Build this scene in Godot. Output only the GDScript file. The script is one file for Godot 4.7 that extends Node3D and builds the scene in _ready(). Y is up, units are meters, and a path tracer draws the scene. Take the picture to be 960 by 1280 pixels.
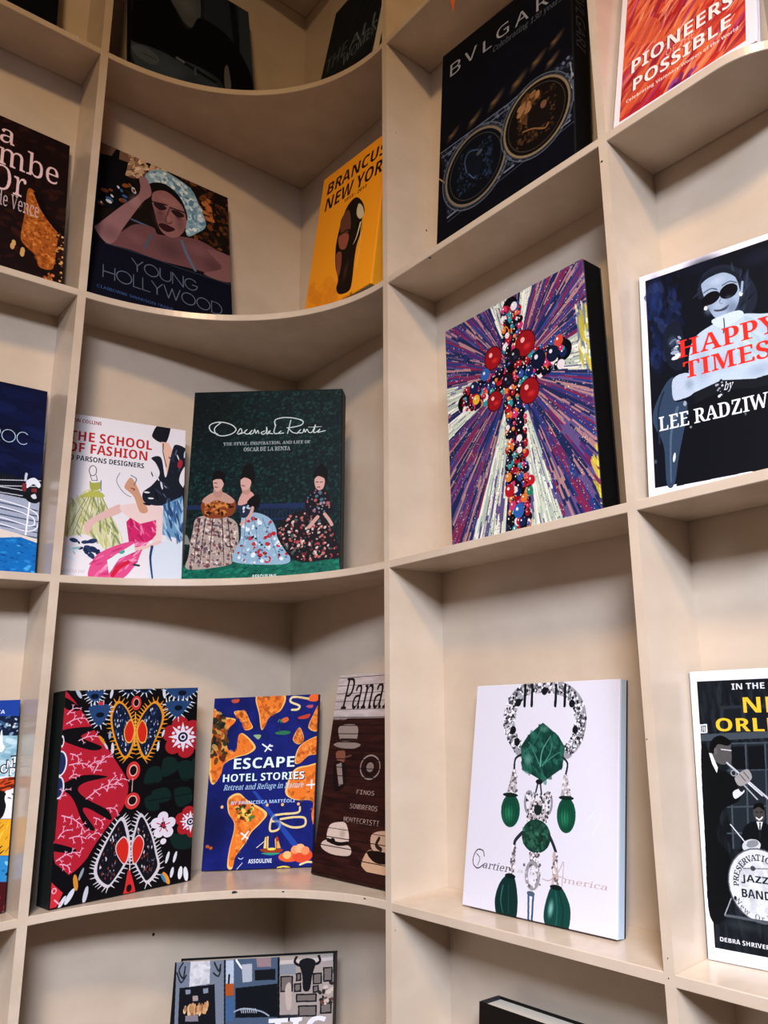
extends Node3D

# A cream built-in bookcase in the corner of a bookshop, with art books shown face out.
# Local plan axes: x runs along the right-hand wall, z along the left-hand wall, both from the inner corner.
const U := 0.48                 # spacing of the shelf rows in metres
const CELL := 0.9618 * U        # width of one bay
const DEP := 0.2157 * U         # depth of the shelves
const TH := 0.0251 * U          # thickness of a shelf
const TD := 0.0269 * U          # thickness of a divider
const EYE := 1.6                # height of the camera
const ROW_C := EYE + 0.4254 * U # top of the shelf just above eye height
const END_X := 2.31 * U         # where the right-hand wall turns its outer corner
const ROUND_X := 2.26 * U       # where the end shelves begin to round off
const CEIL := 3.60              # height of the ceiling
const PANEL_Y := 2.88           # height of the added hanging panel
const LAMP := 6.0               # light of the added fill lamp
const PANEL := 30.0             # light of the added panel

var F := Transform3D()
var rng := RandomNumberGenerator.new()
var used := {}
var paint: StandardMaterial3D
var M := {}
var case_node: Node3D

# ---------------------------------------------------------------- naming
func numbered(called: String) -> String:
	var n: int = used.get(called, -1) + 1
	used[called] = n
	return called if n == 0 else "%s_%03d" % [called, n]

func thing(called: String, label: String, category: String, group := "") -> Node3D:
	var o := Node3D.new()
	o.name = numbered(called)
	add_child(o, true)
	o.set_meta("label", label)
	o.set_meta("category", category)
	if group:
		o.set_meta("group", group)
	return o

func part(called: String, mesh: Mesh, m: Material, parent: Node3D) -> MeshInstance3D:
	var o := MeshInstance3D.new()
	o.name = called
	o.mesh = mesh
	o.material_override = m
	parent.add_child(o, true)
	return o

func struct(called: String, label: String, mesh: Mesh, m: Material) -> MeshInstance3D:
	var o := part(called, mesh, m, self)
	o.transform = F
	o.set_meta("kind", "structure")
	o.set_meta("label", label)
	return o

# ---------------------------------------------------------------- meshes
func quad(st: SurfaceTool, a: Vector3, b: Vector3, c: Vector3, d: Vector3) -> void:
	for v in [a, b, c, a, c, d]:
		st.add_vertex(v)

# a slab with the outline poly (x, z) between two heights, its edges chamfered
func prism(poly: PackedVector2Array, y0: float, y1: float, cut := 0.0008) -> ArrayMesh:
	var n := poly.size()
	var area := 0.0
	for i in n:
		area += poly[i].cross(poly[(i + 1) % n])
	if area < 0.0:
		poly.reverse()
	var inner := PackedVector2Array()
	for i in n:
		var a := (poly[i] - poly[(i + n - 1) % n]).normalized()
		var b := (poly[(i + 1) % n] - poly[i]).normalized()
		var na := Vector2(-a.y, a.x)
		var nb := Vector2(-b.y, b.x)
		inner.append(poly[i] + (na + nb) * cut / maxf(0.3, 1.0 + na.dot(nb)))
	var st := SurfaceTool.new()
	st.begin(Mesh.PRIMITIVE_TRIANGLES)
	st.set_smooth_group(-1)
	var rings := [[inner, y1], [poly, y1 - cut], [poly, y0 + cut], [inner, y0]]
	for k in 3:
		for i in n:
			var j := (i + 1) % n
			var p: PackedVector2Array = rings[k][0]
			var q: PackedVector2Array = rings[k + 1][0]
			var h: float = rings[k][1]
			var g: float = rings[k + 1][1]
			quad(st, Vector3(p[j].x, h, p[j].y), Vector3(p[i].x, h, p[i].y), Vector3(q[i].x, g, q[i].y), Vector3(q[j].x, g, q[j].y))
	var tri := Geometry2D.triangulate_polygon(inner)
	for i in range(0, tri.size(), 3):
		var a := inner[tri[i]]
		var b := inner[tri[i + 1]]
		var c := inner[tri[i + 2]]
		if (b - a).cross(c - a) < 0.0:
			var s := b
			b = c
			c = s
		for v in [a, b, c]:
			st.add_vertex(Vector3(v.x, y1, v.y))
		for v in [a, c, b]:
			st.add_vertex(Vector3(v.x, y0, v.y))
	st.generate_normals()
	return st.commit()

func block(x0: float, x1: float, y0: float, y1: float, z0: float, z1: float, cut := 0.0008) -> ArrayMesh:
	return prism(PackedVector2Array([Vector2(x0, z0), Vector2(x1, z0), Vector2(x1, z1), Vector2(x0, z1)]), y0, y1, cut)

# a book board standing in x, y with rounded edges, the print laid flat over it: u from left to right, v from top to bottom
func board(x0: float, x1: float, y0: float, y1: float, z0: float, z1: float, cut := 0.0007) -> ArrayMesh:
	var st := SurfaceTool.new()
	st.begin(Mesh.PRIMITIVE_TRIANGLES)
	st.set_smooth_group(-1)
	var rings := [[z1, cut], [z1 - cut, 0.0], [z0 + cut, 0.0], [z0, cut]]
	var pts := []
	for r in rings:
		pts.append([Vector3(x0 + r[1], y1 - r[1], r[0]), Vector3(x1 - r[1], y1 - r[1], r[0]), Vector3(x1 - r[1], y0 + r[1], r[0]), Vector3(x0 + r[1], y0 + r[1], r[0])])
	var faces := [[pts[0][0], pts[0][1], pts[0][2], pts[0][3]], [pts[3][1], pts[3][0], pts[3][3], pts[3][2]]]
	for k in 3:
		for i in 4:
			var j := (i + 1) % 4
			faces.append([pts[k + 1][i], pts[k + 1][j], pts[k][j], pts[k][i]])
	for f in faces:
		for k in [0, 1, 2, 0, 2, 3]:
			var v: Vector3 = f[k]
			st.set_uv(Vector2(clampf((v.x - x0) / (x1 - x0), 0.004, 0.996), clampf((y1 - v.y) / (y1 - y0), 0.004, 0.996)))
			st.add_vertex(v)
	st.generate_normals()
	return st.commit()

func arc(c: Vector2, r: float, from: float, to: float, n: int) -> PackedVector2Array:
	var out := PackedVector2Array()
	for i in n + 1:
		var a := lerpf(from, to, float(i) / n)
		out.append(c + Vector2(cos(a), sin(a)) * r)
	return out

# ---------------------------------------------------------------- materials
func plain(hex: String, rough := 0.6, spec := 0.5) -> StandardMaterial3D:
	var m := StandardMaterial3D.new()
	m.albedo_color = Color(hex)
	m.roughness = rough
	m.metallic_specular = spec
	return m

func mottled(low: String, high: String, freq: float, scale: float, rough: float, seed_: int) -> StandardMaterial3D:
	var n := FastNoiseLite.new()
	n.seed = seed_
	n.noise_type = FastNoiseLite.TYPE_SIMPLEX_SMOOTH
	n.frequency = freq
	n.fractal_octaves = 5
	n.fractal_gain = 0.6
	var g := Gradient.new()
	g.set_color(0, Color(low))
	g.set_color(1, Color(high))
	var t := NoiseTexture2D.new()
	t.width = 512
	t.height = 512
	t.seamless = true
	t.noise = n
	t.color_ramp = g
	var m := StandardMaterial3D.new()
	m.albedo_texture = t
	m.roughness = rough
	m.uv1_triplanar = true
	m.uv1_world_triplanar = true
	m.uv1_scale = Vector3.ONE * scale
	return m

func top_of(row: int) -> float:
	return ROW_C + row * U

# ---------------------------------------------------------------- the scene
func _ready() -> void:
	rng.seed = 7
	F = Transform3D(Basis(Vector3.UP, -0.7770), Vector3(-0.9309 * U, 0, -3.2810 * U))

	# camera: a phone held a little tilted, the picture cropped from its left half
	var cam := Camera3D.new()
	cam.name = "camera"
	cam.projection = Camera3D.PROJECTION_FRUSTUM
	cam.near = 0.05
	cam.far = 60.0
	cam.size = 0.05 * 1280.0 / 971.12
	cam.frustum_offset = Vector2((480.0 - 635.5) / 971.12, -(640.0 - 633.49) / 971.12) * 0.05
	cam.transform = Transform3D(Basis(Vector3.RIGHT, 0.2343) * Basis(Vector3.BACK, -0.0426), Vector3(0, EYE, 0))
	add_child(cam)
	cam.current = true

	# a closed room: all its light comes from the added panel and fill lamp
	var env := Environment.new()
	env.background_mode = Environment.BG_COLOR
	env.background_color = Color(0.5, 0.5, 0.5)
	env.tonemap_mode = Environment.TONE_MAPPER_LINEAR
	env.tonemap_exposure = 1.0
	env.sdfgi_enabled = true
	env.ssao_enabled = true
	env.ssil_enabled = true
	var we := WorldEnvironment.new()
	we.environment = env
	add_child(we)

	paint = mottled("bfad97", "d1c0ab", 0.012, 1.6, 0.25, 3)
	room()
	bookcase()
	books()
	wear()
	ribbon()

func room() -> void:
	var cream := mottled("4a3a2c", "5e4a38", 0.01, 0.8, 0.7, 5)
	var boards := mottled("2e1f16", "46301f", 0.02, 1.2, 0.45, 9)
	struct("floor", "warm brown wooden shop floor", block(-0.12, 5.3, -0.1, 0, -1.6, 4.1), boards)
	struct("ceiling", "brown painted ceiling above the bookcase", block(-0.12, 5.3, CEIL, CEIL + 0.1, -1.6, 4.1), cream)
	struct("wall_left", "brown wall behind the left arm of the bookcase", block(-0.12, -0.02, 0, CEIL, -0.12, 4.1), cream)
	struct("wall_right", "brown wall behind the right arm of the bookcase", block(-0.02, END_X, 0, CEIL, -0.12, -0.02), cream)
	struct("wall_return", "dark olive wall turning back from the end of the shelves", block(END_X - 0.1, END_X, 0, CEIL, -1.5, -0.12), plain("3a3a26", 0.7))
	struct("wall_far", "brown wall at the far end of the shop", block(END_X - 0.1, 5.3, 0, CEIL, -1.6, -1.5), cream)
	struct("wall_back", "brown wall behind the photographer", block(-0.02, 5.3, 0, CEIL, 4.0, 4.1), cream)
	struct("wall_end", "brown wall facing the long arm of the shelves", block(5.2, 5.3, 0, CEIL, -1.5, 4.0), cream)
	added_light_panel()
	added_fill_lamp()

# added square luminous panel, out of view, standing in for window daylight
func added_light_panel() -> void:
	var t := thing("added_light_panel", "added unseen luminous panel on four rods, standing in for window daylight", "light")
	var c := Vector3(2.6, PANEL_Y, 1.72)
	t.transform = F * Transform3D(Basis(), c)
	var s := 0.5
	var white := plain("d8d4cc", 0.5)
	for k in 4:
		var o := part("frame", block(-s - 0.04, s, -0.09, 0, -s - 0.04, -s), white, t)
		o.rotation.y = k * PI / 2
		part("hanging_rod", block(-0.006, 0.006, 0, CEIL - PANEL_Y, -0.006, 0.006), white, t).position = Vector3((k % 2) * s * 2 - s, 0, (k / 2) * s * 2 - s)
	part("housing", block(-s, s, -0.055, 0, -s, s), white, t)
	var lit := StandardMaterial3D.new()
	lit.albedo_color = Color(0.9, 0.9, 0.88)
	lit.emission_enabled = true
	lit.emission = Color(0.87, 0.91, 1.0)
	lit.emission_energy_multiplier = 1.0
	part("light_diffuser", block(-s, s, -0.07, -0.06, -s, s), lit, t)
	var a := AreaLight3D.new()
	a.name = "panel_light"
	a.area_size = Vector2(s * 2, s * 2)
	a.light_color = Color(0.87, 0.91, 1.0)
	a.light_energy = PANEL
	a.area_range = 12.0
	a.shadow_enabled = true
	t.add_child(a)
	a.transform = Transform3D(Basis(Vector3.RIGHT, -PI / 2), Vector3(0, -0.08, 0))


# added round lamp, out of view: warm fill for the upper shelves
func added_fill_lamp() -> void:
	var t := thing("added_fill_lamp", "added unseen round lamp with a brass rim, warm fill for the upper shelves", "lamp")
	t.transform = F * Transform3D(Basis(), Vector3(1.9, CEIL, 1.5))
	var rim := CylinderMesh.new()
	rim.top_radius = 0.24
	rim.bottom_radius = 0.22
	rim.height = 0.03
	part("rim", rim, plain("8a6a34", 0.35), t).position.y = -0.015
	var lit := StandardMaterial3D.new()
	lit.albedo_color = Color(0.9, 0.85, 0.75)
	lit.emission_enabled = true
	lit.emission = Color(1.0, 0.8, 0.55)
	lit.emission_energy_multiplier = 1.0
	var bowl := SphereMesh.new()
	bowl.radius = 0.2
	bowl.height = 0.05
	bowl.is_hemisphere = true
	var o := part("lamp_bowl", bowl, lit, t)
	o.rotation.x = PI
	o.position.y = -0.03
	var a := AreaLight3D.new()
	a.name = "lamp_light"
	a.area_size = Vector2(0.36, 0.36)
	a.light_color = Color(1.0, 0.84, 0.64)
	a.light_energy = LAMP
	a.area_range = 12.0
	a.shadow_enabled = true
	t.add_child(a)
	a.transform = Transform3D(Basis(Vector3.RIGHT, -PI / 2), Vector3(0, -0.09, 0))

func bookcase() -> void:
	var t := thing("bookcase", "cream painted built-in corner bookcase with square bays and curved corner shelves", "bookcase")
	t.transform = F
	case_node = t
	var c0 := CELL - TD / 2
	var c1 := CELL + TD / 2
	var top := top_of(3) - TH
	# back panels, one behind each bay
	part("back_panel", block(0, CELL, 0, top, -0.02, 0), paint, t)
	part("back_panel", block(CELL, CELL * 2, 0, top, -0.02, 0), paint, t)
	part("back_panel", block(CELL * 2, END_X, 0, top, -0.02, 0), paint, t)
	for k in 3:
		part("back_panel", block(-0.02, 0, 0, top, CELL * k - (0.02 if k == 0 else 0.0), CELL * (k + 1) + (TD / 2 if k == 2 else 0.0)), paint, t)
	# uprights
	for k in 2:
		part("divider", block(CELL * (k + 1) - TD / 2, CELL * (k + 1) + TD / 2, 0, top, 0, DEP), paint, t)
	for k in 3:
		part("divider", block(0, DEP, 0, top, CELL * (k + 1) - TD / 2, CELL * (k + 1) + TD / 2), paint, t)
	# shelves
	var corner := PackedVector2Array([Vector2(0, 0), Vector2(c0, 0), Vector2(c0, DEP)])
	corner.append_array(arc(Vector2(c0, c0), c0 - DEP, -PI / 2, -PI, 40).slice(1))
	corner.append(Vector2(0, c0))
	var end := PackedVector2Array([Vector2(CELL * 2 + TD / 2, 0.0012), Vector2(END_X, 0.0012), Vector2(END_X, -0.12), Vector2(ROUND_X + DEP, -0.12)])
	end.append_array(arc(Vector2(ROUND_X, 0), DEP, 0, PI / 2, 24))
	end.append(Vector2(CELL * 2 + TD / 2, DEP))
	for row in [3, 2, 1, 0, -1, -2, -3]:
		var y := top_of(row)
		part("corner_shelf", prism(corner, y - TH, y), paint, t)
		part("shelf", block(c1, CELL * 2 - TD / 2, y - TH, y, 0, DEP - 0.0003), paint, t)
		part("end_shelf", prism(end, y - TH, y), paint, t)
		for k in 2:
			part("shelf", block(0, DEP - 0.0003, y - TH, y, CELL * (k + 1) + TD / 2, CELL * (k + 2) - TD / 2), paint, t)

# ---------------------------------------------------------------- books
# wall, row, place along the wall, depth, turn, lean (degrees), width, height, thickness (units of U), spine side, colours of spine, back and pages
func book(print_: Texture2D, a: Array, label: String) -> Node3D:
	var t := thing("book", label, "book", "art books shown face out on the shelves")
	var lean: float = deg_to_rad(a[5])
	var turn: float = deg_to_rad(a[4])
	var w: float = a[6] * U
	var h: float = a[7] * U
	var th: float = a[8] * U
	var e := Vector3(1, 0, 0)
	var n := Vector3(0, 0, 1)
	if a[0] == "L":
		e = Vector3(0, 0, -1)
		n = Vector3(1, 0, 0)
	var at: Vector3 = e * a[2] * U + n * a[3] * U + Vector3(0, top_of(a[1]) + th * sin(maxf(lean, 0.0)) + 0.0002, 0)
	var e2 := e * cos(turn) + n * sin(turn)
	var n2 := n * cos(turn) - e * sin(turn)
	var up := Vector3.UP * cos(lean) - n2 * sin(lean)
	t.transform = F * Transform3D(Basis(e2, up, e2.cross(up)), at)
	var side: float = a[9]
	var bt := 0.0026
	var cover := StandardMaterial3D.new()
	cover.albedo_texture = print_
	cover.texture_repeat = false
	cover.roughness = a[13] if a.size() > 13 else 0.42
	cover.metallic_specular = 0.17
	part("front_cover", board(-w / 2, w / 2, 0, h, -bt, 0), cover, t)
	part("back_cover", board(-w / 2, w / 2, 0, h, -th, -th + bt), plain(a[11], 0.5, 0.25), t)
	var x0 := -w / 2 if side < 0 else w / 2 - 0.003
	var spine := part("spine", board(x0, x0 + 0.003, 0, h, -th + bt, -bt), plain(a[10], 0.5, 0.25), t)
	if th > 0.03:
		var hx := -w / 2 + 0.003 if side < 0 else w / 2 - 0.007
		part("headband", block(hx, hx + 0.004, h - 0.0029, h + 0.001, -th + bt + 0.001, -bt - 0.001, 0.0006), plain("181416", 0.8), spine)
	var p0 := -w / 2 + (0.003 if side < 0 else 0.004)
	var p1 := w / 2 - (0.003 if side > 0 else 0.004)
	part("page_block", board(p0, p1, 0.003, h - 0.003, -th + bt, -bt, 0.0003), pages(a[12]), t)
	return t

func pages(hex: String) -> StandardMaterial3D:
	if not M.has(hex):
		M[hex] = plain(hex, 0.8)
	return M[hex]


# ---------------------------------------------------------------- print
# What is printed on a cover, drawn in thousandths of its width (x) and height (y).
class Canvas:
	var im: Image
	var w: int
	var h: int
	var rng := RandomNumberGenerator.new()
	static var fonts := {}

	func _init(w_: int, h_: int, ground: String, seed_: int) -> void:
		w = w_
		h = h_
		im = Image.create(w, h, false, Image.FORMAT_RGB8)
		im.fill(Color(ground))
		rng.seed = seed_

	func done() -> ImageTexture:
		return ImageTexture.create_from_image(im)

	func span(x0: float, x1: float, y: int, c: Color) -> void:
		var a := maxi(0, int(ceil(x0 - 0.5)))
		var b := mini(w, int(ceil(x1 - 0.5)))
		if b <= a or y < 0 or y >= h:
			return
		if c.a > 0.99:
			im.fill_rect(Rect2i(a, y, b - a, 1), c)
		else:
			var t := c.a
			c.a = 1.0
			for x in range(a, b):
				im.set_pixel(x, y, im.get_pixel(x, y).lerp(c, t))

	func px(flat: Array) -> PackedVector2Array:
		var out := PackedVector2Array()
		for i in range(0, flat.size(), 2):
			out.append(Vector2(flat[i] * w / 1000.0, flat[i + 1] * h / 1000.0))
		return out

	func fill(p: PackedVector2Array, c: Color) -> void:
		var lo := INF
		var hi := -INF
		for v in p:
			lo = minf(lo, v.y)
			hi = maxf(hi, v.y)
		var n := p.size()
		for y in range(maxi(0, int(floor(lo))), mini(h, int(ceil(hi)) + 1)):
			var cuts := PackedFloat32Array()
			var at := y + 0.5
			for i in n:
				var a := p[i]
				var b := p[(i + 1) % n]
				if (a.y <= at) != (b.y <= at):
					cuts.append(a.x + (at - a.y) / (b.y - a.y) * (b.x - a.x))
			cuts.sort()
			for i in range(0, cuts.size() - 1, 2):
				span(cuts[i], cuts[i + 1], y, c)

	func smooth(p: PackedVector2Array, closed: bool) -> PackedVector2Array:
		var out := PackedVector2Array()
		var n := p.size()
		for i in (n if closed else n - 1):
			var a := p[(i + n - 1) % n] if closed or i > 0 else p[i]
			var b := p[i]
			var c := p[(i + 1) % n]
			var d := p[(i + 2) % n] if closed or i < n - 2 else c
			for k in 6:
				out.append(b.cubic_interpolate(c, a, d, k / 6.0))
		if not closed:
			out.append(p[n - 1])
		return out

	func poly(flat: Array, hex: String, alpha := 1.0) -> void:
		fill(px(flat), Color(Color(hex), alpha))

	# a rounded shape through the given points
	func curve(flat: Array, hex: String, alpha := 1.0) -> void:
		fill(smooth(px(flat), true), Color(Color(hex), alpha))

	func stroke(p: PackedVector2Array, wide: float, wide_end: float, c: Color) -> void:
		var n := p.size()
		for i in n - 1:
			var r0 := lerpf(wide, wide_end, float(i) / (n - 1)) / 2.0
			var r1 := lerpf(wide, wide_end, float(i + 1) / (n - 1)) / 2.0
			var s := (p[i + 1] - p[i]).normalized().orthogonal()
			fill(PackedVector2Array([p[i] + s * r0, p[i + 1] + s * r1, p[i + 1] - s * r1, p[i] - s * r0]), c)
			if r0 > 0.8:
				disc(p[i], r0, r0, 0.0, c)
		if wide_end > 1.6:
			disc(p[n - 1], wide_end / 2, wide_end / 2, 0.0, c)

	# widths in thousandths of the cover's width
	func line(flat: Array, wide: float, hex: String, end := -1.0) -> void:
		stroke(px(flat), wide * w / 1000.0, (wide if end < 0.0 else end) * w / 1000.0, Color(hex))

	func pen(flat: Array, wide: float, hex: String, end := -1.0) -> void:
		stroke(smooth(px(flat), false), wide * w / 1000.0, (wide if end < 0.0 else end) * w / 1000.0, Color(hex))

	func loop(flat: Array, wide: float, hex: String) -> void:
		var p := smooth(px(flat), true)
		p.append(p[0])
		stroke(p, wide * w / 1000.0, wide * w / 1000.0, Color(hex))

	func disc(at: Vector2, rx: float, ry: float, turn: float, c: Color) -> void:
		var p := PackedVector2Array()
		var n := 10 if maxf(rx, ry) < 6.0 else 28
		for k in n:
			var a := TAU * k / n
			p.append(at + Vector2(cos(a) * rx, sin(a) * ry).rotated(turn))
		fill(p, c)

	# radii in thousandths of the width, so that equal radii make a circle
	func ell(x: float, y: float, rx: float, ry: float, hex: String, turn := 0.0, alpha := 1.0) -> void:
		disc(Vector2(x * w, y * h) / 1000.0, rx * w / 1000.0, ry * w / 1000.0, deg_to_rad(turn), Color(Color(hex), alpha))

	func ring(x: float, y: float, rx: float, ry: float, wide: float, hex: String, turn := 0.0) -> void:
		var p := PackedVector2Array()
		for k in 41:
			p.append(Vector2(x * w, y * h) / 1000.0 + Vector2(cos(TAU * k / 40) * rx, sin(TAU * k / 40) * ry).rotated(deg_to_rad(turn)) * w / 1000.0)
		stroke(p, wide * w / 1000.0, wide * w / 1000.0, Color(hex))

	# a soft-edged patch of ink
	func soft(x: float, y: float, rx: float, ry: float, hex: String, alpha := 0.7, turn := 0.0) -> void:
		var c := Color(hex)
		var at := Vector2(x * w, y * h) / 1000.0
		var r := Vector2(rx, ry) * w / 1000.0
		var m := maxf(r.x, r.y)
		var ct := cos(deg_to_rad(turn))
		var sn := sin(deg_to_rad(turn))
		for yy in range(maxi(0, int(at.y - m)), mini(h, int(at.y + m) + 1)):
			for xx in range(maxi(0, int(at.x - m)), mini(w, int(at.x + m) + 1)):
				var dx := xx - at.x
				var dy := yy - at.y
				var q := Vector2((dx * ct + dy * sn) / r.x, (dy * ct - dx * sn) / r.y).length_squared()
				if q < 1.0:
					im.set_pixel(xx, yy, im.get_pixel(xx, yy).lerp(c, alpha * (1.0 - q) * (1.0 - q)))

	# many small dabs inside a shape: size and stretch, colours picked at random
	func dabs(flat: Array, n: int, size: float, long: float, turn: float, spread: float, hexes: Array, alpha := 1.0) -> void:
		var p := px(flat)
		var lo := p[0]
		var hi := p[0]
		for v in p:
			lo = lo.min(v)
			hi = hi.max(v)
		for i in n:
			var at := Vector2(rng.randf_range(lo.x, hi.x), rng.randf_range(lo.y, hi.y))
			var s := size * w / 1000.0 * rng.randf_range(0.5, 1.4)
			var a := deg_to_rad(turn + rng.randf_range(-spread, spread))
			var c := Color(Color(hexes[rng.randi() % hexes.size()]), alpha)
			if Geometry2D.is_point_in_polygon(at, p):
				disc(at, s * long, s, a, c)

	# fine uneven ink over the whole sheet
	func grain(amount: float, cell := 1) -> void:
		for y in range(0, h, cell):
			for x in range(0, w, cell):
				var k := 1.0 + rng.randf_range(-amount, amount)
				for yy in range(y, mini(h, y + cell)):
					for xx in range(x, mini(w, x + cell)):
						im.set_pixel(xx, yy, im.get_pixel(xx, yy) * k)

	# lettering that fills the box from x0, y0 to x1, y1; slant in heights, arch lifts the middle
	func text(words: String, face: String, x0: float, y0: float, x1: float, y1: float, hex: String, slant := 0.0) -> void:
		var a := shape(words, face)
		var lo: Vector2 = a[1]
		var hi: Vector2 = a[2]
		var c := Color(hex)
		var v: PackedVector2Array = a[0]
		var size := (hi - lo)
		for i in range(0, v.size(), 3):
			var t := PackedVector2Array()
			for k in 3:
				var q := (v[i + k] - lo) / size
				t.append(Vector2(lerpf(x0, x1, q.x) * w / 1000.0 + slant * q.y * (y1 - y0) * h / 1000.0, lerpf(y1, y0, q.y) * h / 1000.0))
			fill(t, c)

	# lettering along an arc: centre, radius, angle of the middle and spread in degrees
	func arch(words: String, face: String, x: float, y: float, r: float, mid: float, each: float, size: float, hex: String, inward := false) -> void:
		var at := Vector2(x * w, y * h) / 1000.0
		for i in words.length():
			if words[i] == " ":
				continue
			var a := shape(words[i], face)
			var deg := mid + (i - (words.length() - 1) / 2.0) * each * (-1.0 if inward else 1.0)
			var dir := Vector2.from_angle(deg_to_rad(deg))
			var lo: Vector2 = a[1]
			var hi: Vector2 = a[2]
			var v: PackedVector2Array = a[0]
			var k: float = size * w / 1000.0 / 0.72
			for j in range(0, v.size(), 3):
				var t := PackedVector2Array()
				for m in 3:
					var q := Vector2(v[j + m].x - (lo.x + hi.x) / 2.0, -(v[j + m].y - 0.0)) * k
					t.append(at + dir * r * w / 1000.0 + q.rotated(dir.angle() + (-PI / 2 if inward else PI / 2)))
				fill(t, Color(hex))

	# triangles of a line of lettering, one em tall, with its least and greatest corner
	static func shape(words: String, face: String) -> Array:
		var key := words + face
		if fonts.has(key):
			return fonts[key]
		var f := SystemFont.new()
		f.font_names = PackedStringArray(["Droid Serif" if face.begins_with("serif") else "Droid Sans Mono" if face.begins_with("mono") else "Droid Sans"])
		f.font_weight = 700 if face.ends_with("bold") else 400
		var m := TextMesh.new()
		m.font = f
		m.text = words
		m.font_size = 64
		m.pixel_size = 1.0 / 64.0
		m.depth = 0.0
		m.curve_step = 1.5
		var raw: Array = m.get_mesh_arrays()
		var v: PackedVector3Array = raw[Mesh.ARRAY_VERTEX]
		var idx = raw[Mesh.ARRAY_INDEX]
		var out := PackedVector2Array()
		var lo := Vector2(INF, INF)
		var hi := -lo
		for i in (idx.size() if idx else v.size()):
			var q: Vector3 = v[idx[i] if idx else i]
			out.append(Vector2(q.x, q.y))
			lo = lo.min(Vector2(q.x, q.y))
			hi = hi.max(Vector2(q.x, q.y))
		fonts[key] = [out, lo, hi]
		return fonts[key]

	# thin drawn capitals of one even stroke, for lettering that no face at hand has
	func thin(words: String, x0: float, y0: float, x1: float, y1: float, wide: float, hex: String) -> void:
		var adv := {"Y": 0.75, "O": 1.0, "U": 0.8, "N": 0.8, "G": 0.95, "H": 0.75, "L": 0.5, "W": 1.15, "D": 0.8, "R": 0.62, "C": 0.78, " ": 0.4}
		var total := 0.0
		for ch in words:
			total += adv[ch] + 0.12
		total -= 0.12
		var x := 0.0
		for ch in words:
			var a: float = adv[ch]
			var sets := []
			match ch:
				"Y": sets = [[0, 0, a / 2, 0.5, a, 0], [a / 2, 0.5, a / 2, 1]]
				"O": sets = [ring_of(a / 2, 0.5, a / 2, 0.5, 0, 360)]
				"U": sets = [[0, 0, 0, 0.6] + ring_of(a / 2, 0.6, a / 2, 0.4, 180, 0) + [a, 0.6, a, 0]]
				"N": sets = [[0, 1, 0, 0, a, 1, a, 0]]
				"G": sets = [ring_of(a / 2, 0.5, a / 2, 0.5, -40, -360) + [a, 0.52, a * 0.6, 0.52]]
				"H": sets = [[0, 0, 0, 1], [a, 0, a, 1], [0, 0.5, a, 0.5]]
				"L": sets = [[0, 0, 0, 1, a, 1]]
				"W": sets = [[0, 0, a * 0.27, 1, a * 0.5, 0.1, a * 0.73, 1, a, 0]]
				"D": sets = [[0, 0, 0, 1, a * 0.4, 1] + ring_of(a * 0.4, 0.5, a * 0.6, 0.5, 90, -90) + [0, 0]]
				"R": sets = [[0, 1, 0, 0, a * 0.5, 0] + ring_of(a * 0.55, 0.26, a * 0.45, 0.26, -90, 90) + [0, 0.52], [a * 0.5, 0.52, a, 1]]
				"C": sets = [ring_of(a / 2 + 0.06, 0.5, a / 2 + 0.06, 0.5, -45, -315)]
			for s in sets:
				var flat := []
				for i in range(0, s.size(), 2):
					flat.append(x0 + (x + s[i]) / total * (x1 - x0))
					flat.append(y0 + s[i + 1] * (y1 - y0))
				line(flat, wide, hex)
			x += a + 0.12

	func ring_of(x: float, y: float, rx: float, ry: float, from: float, to: float) -> Array:
		var out := []
		for k in 19:
			var a := deg_to_rad(lerpf(from, to, k / 18.0))
			out.append_array([x + cos(a) * rx, y + sin(a) * ry])
		return out

	# a twig of coral: main stem with forked side shoots
	func coral(x: float, y: float, turn: float, long: float, hex: String) -> void:
		var at := Vector2(x * w, y * h) / 1000.0
		var l := long * w / 1000.0
		var d := Vector2.from_angle(deg_to_rad(turn))
		var c := Color(hex)
		var wide := 8.5 * w / 1000.0
		var bend := d.orthogonal() * l * 0.12
		stroke(PackedVector2Array([at, at + d * l * 0.35 + bend, at + d * l * 0.7 + bend, at + d * l]), wide, wide * 0.6, c)
		var n := maxi(3, int(l / (16.0 * w / 1000.0) / 1.6))
		for k in n:
			var t := (k + 0.7) / n
			var p := at + d * l * t + bend * (1.0 - absf(t - 0.5) * 2.0)
			var s := d.rotated((1.0 if k % 2 == 0 else -1.0) * rng.randf_range(0.7, 1.1))
			var q := p + s * rng.randf_range(20.0, 34.0) * w / 1000.0
			stroke(PackedVector2Array([p, q]), wide * 0.7, wide * 0.6, c)
			for f in [-0.7, 0.6]:
				stroke(PackedVector2Array([q, q + s.rotated(f) * 12.0 * w / 1000.0]), wide * 0.6, wide * 0.5, c)

	# short strokes standing out round a shape
	func fringe(flat: Array, long: float, wide: float, hex: String) -> void:
		var p := smooth(px(flat), true)
		var mid := Vector2.ZERO
		for v in p:
			mid += v / p.size()
		var step := wide * 2.0 * w / 1000.0
		var gone := 0.0
		for i in p.size():
			var a := p[i]
			var b := p[(i + 1) % p.size()]
			gone += a.distance_to(b)
			if gone < step:
				continue
			gone = 0.0
			var nrm := (b - a).orthogonal().normalized()
			if nrm.dot(a - mid) < 0.0:
				nrm = -nrm
			stroke(PackedVector2Array([a, a + (nrm + Vector2(0, -0.25)).normalized() * long * w / 1000.0]), wide * w / 1000.0, wide * 0.4 * w / 1000.0, Color(hex))


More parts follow.
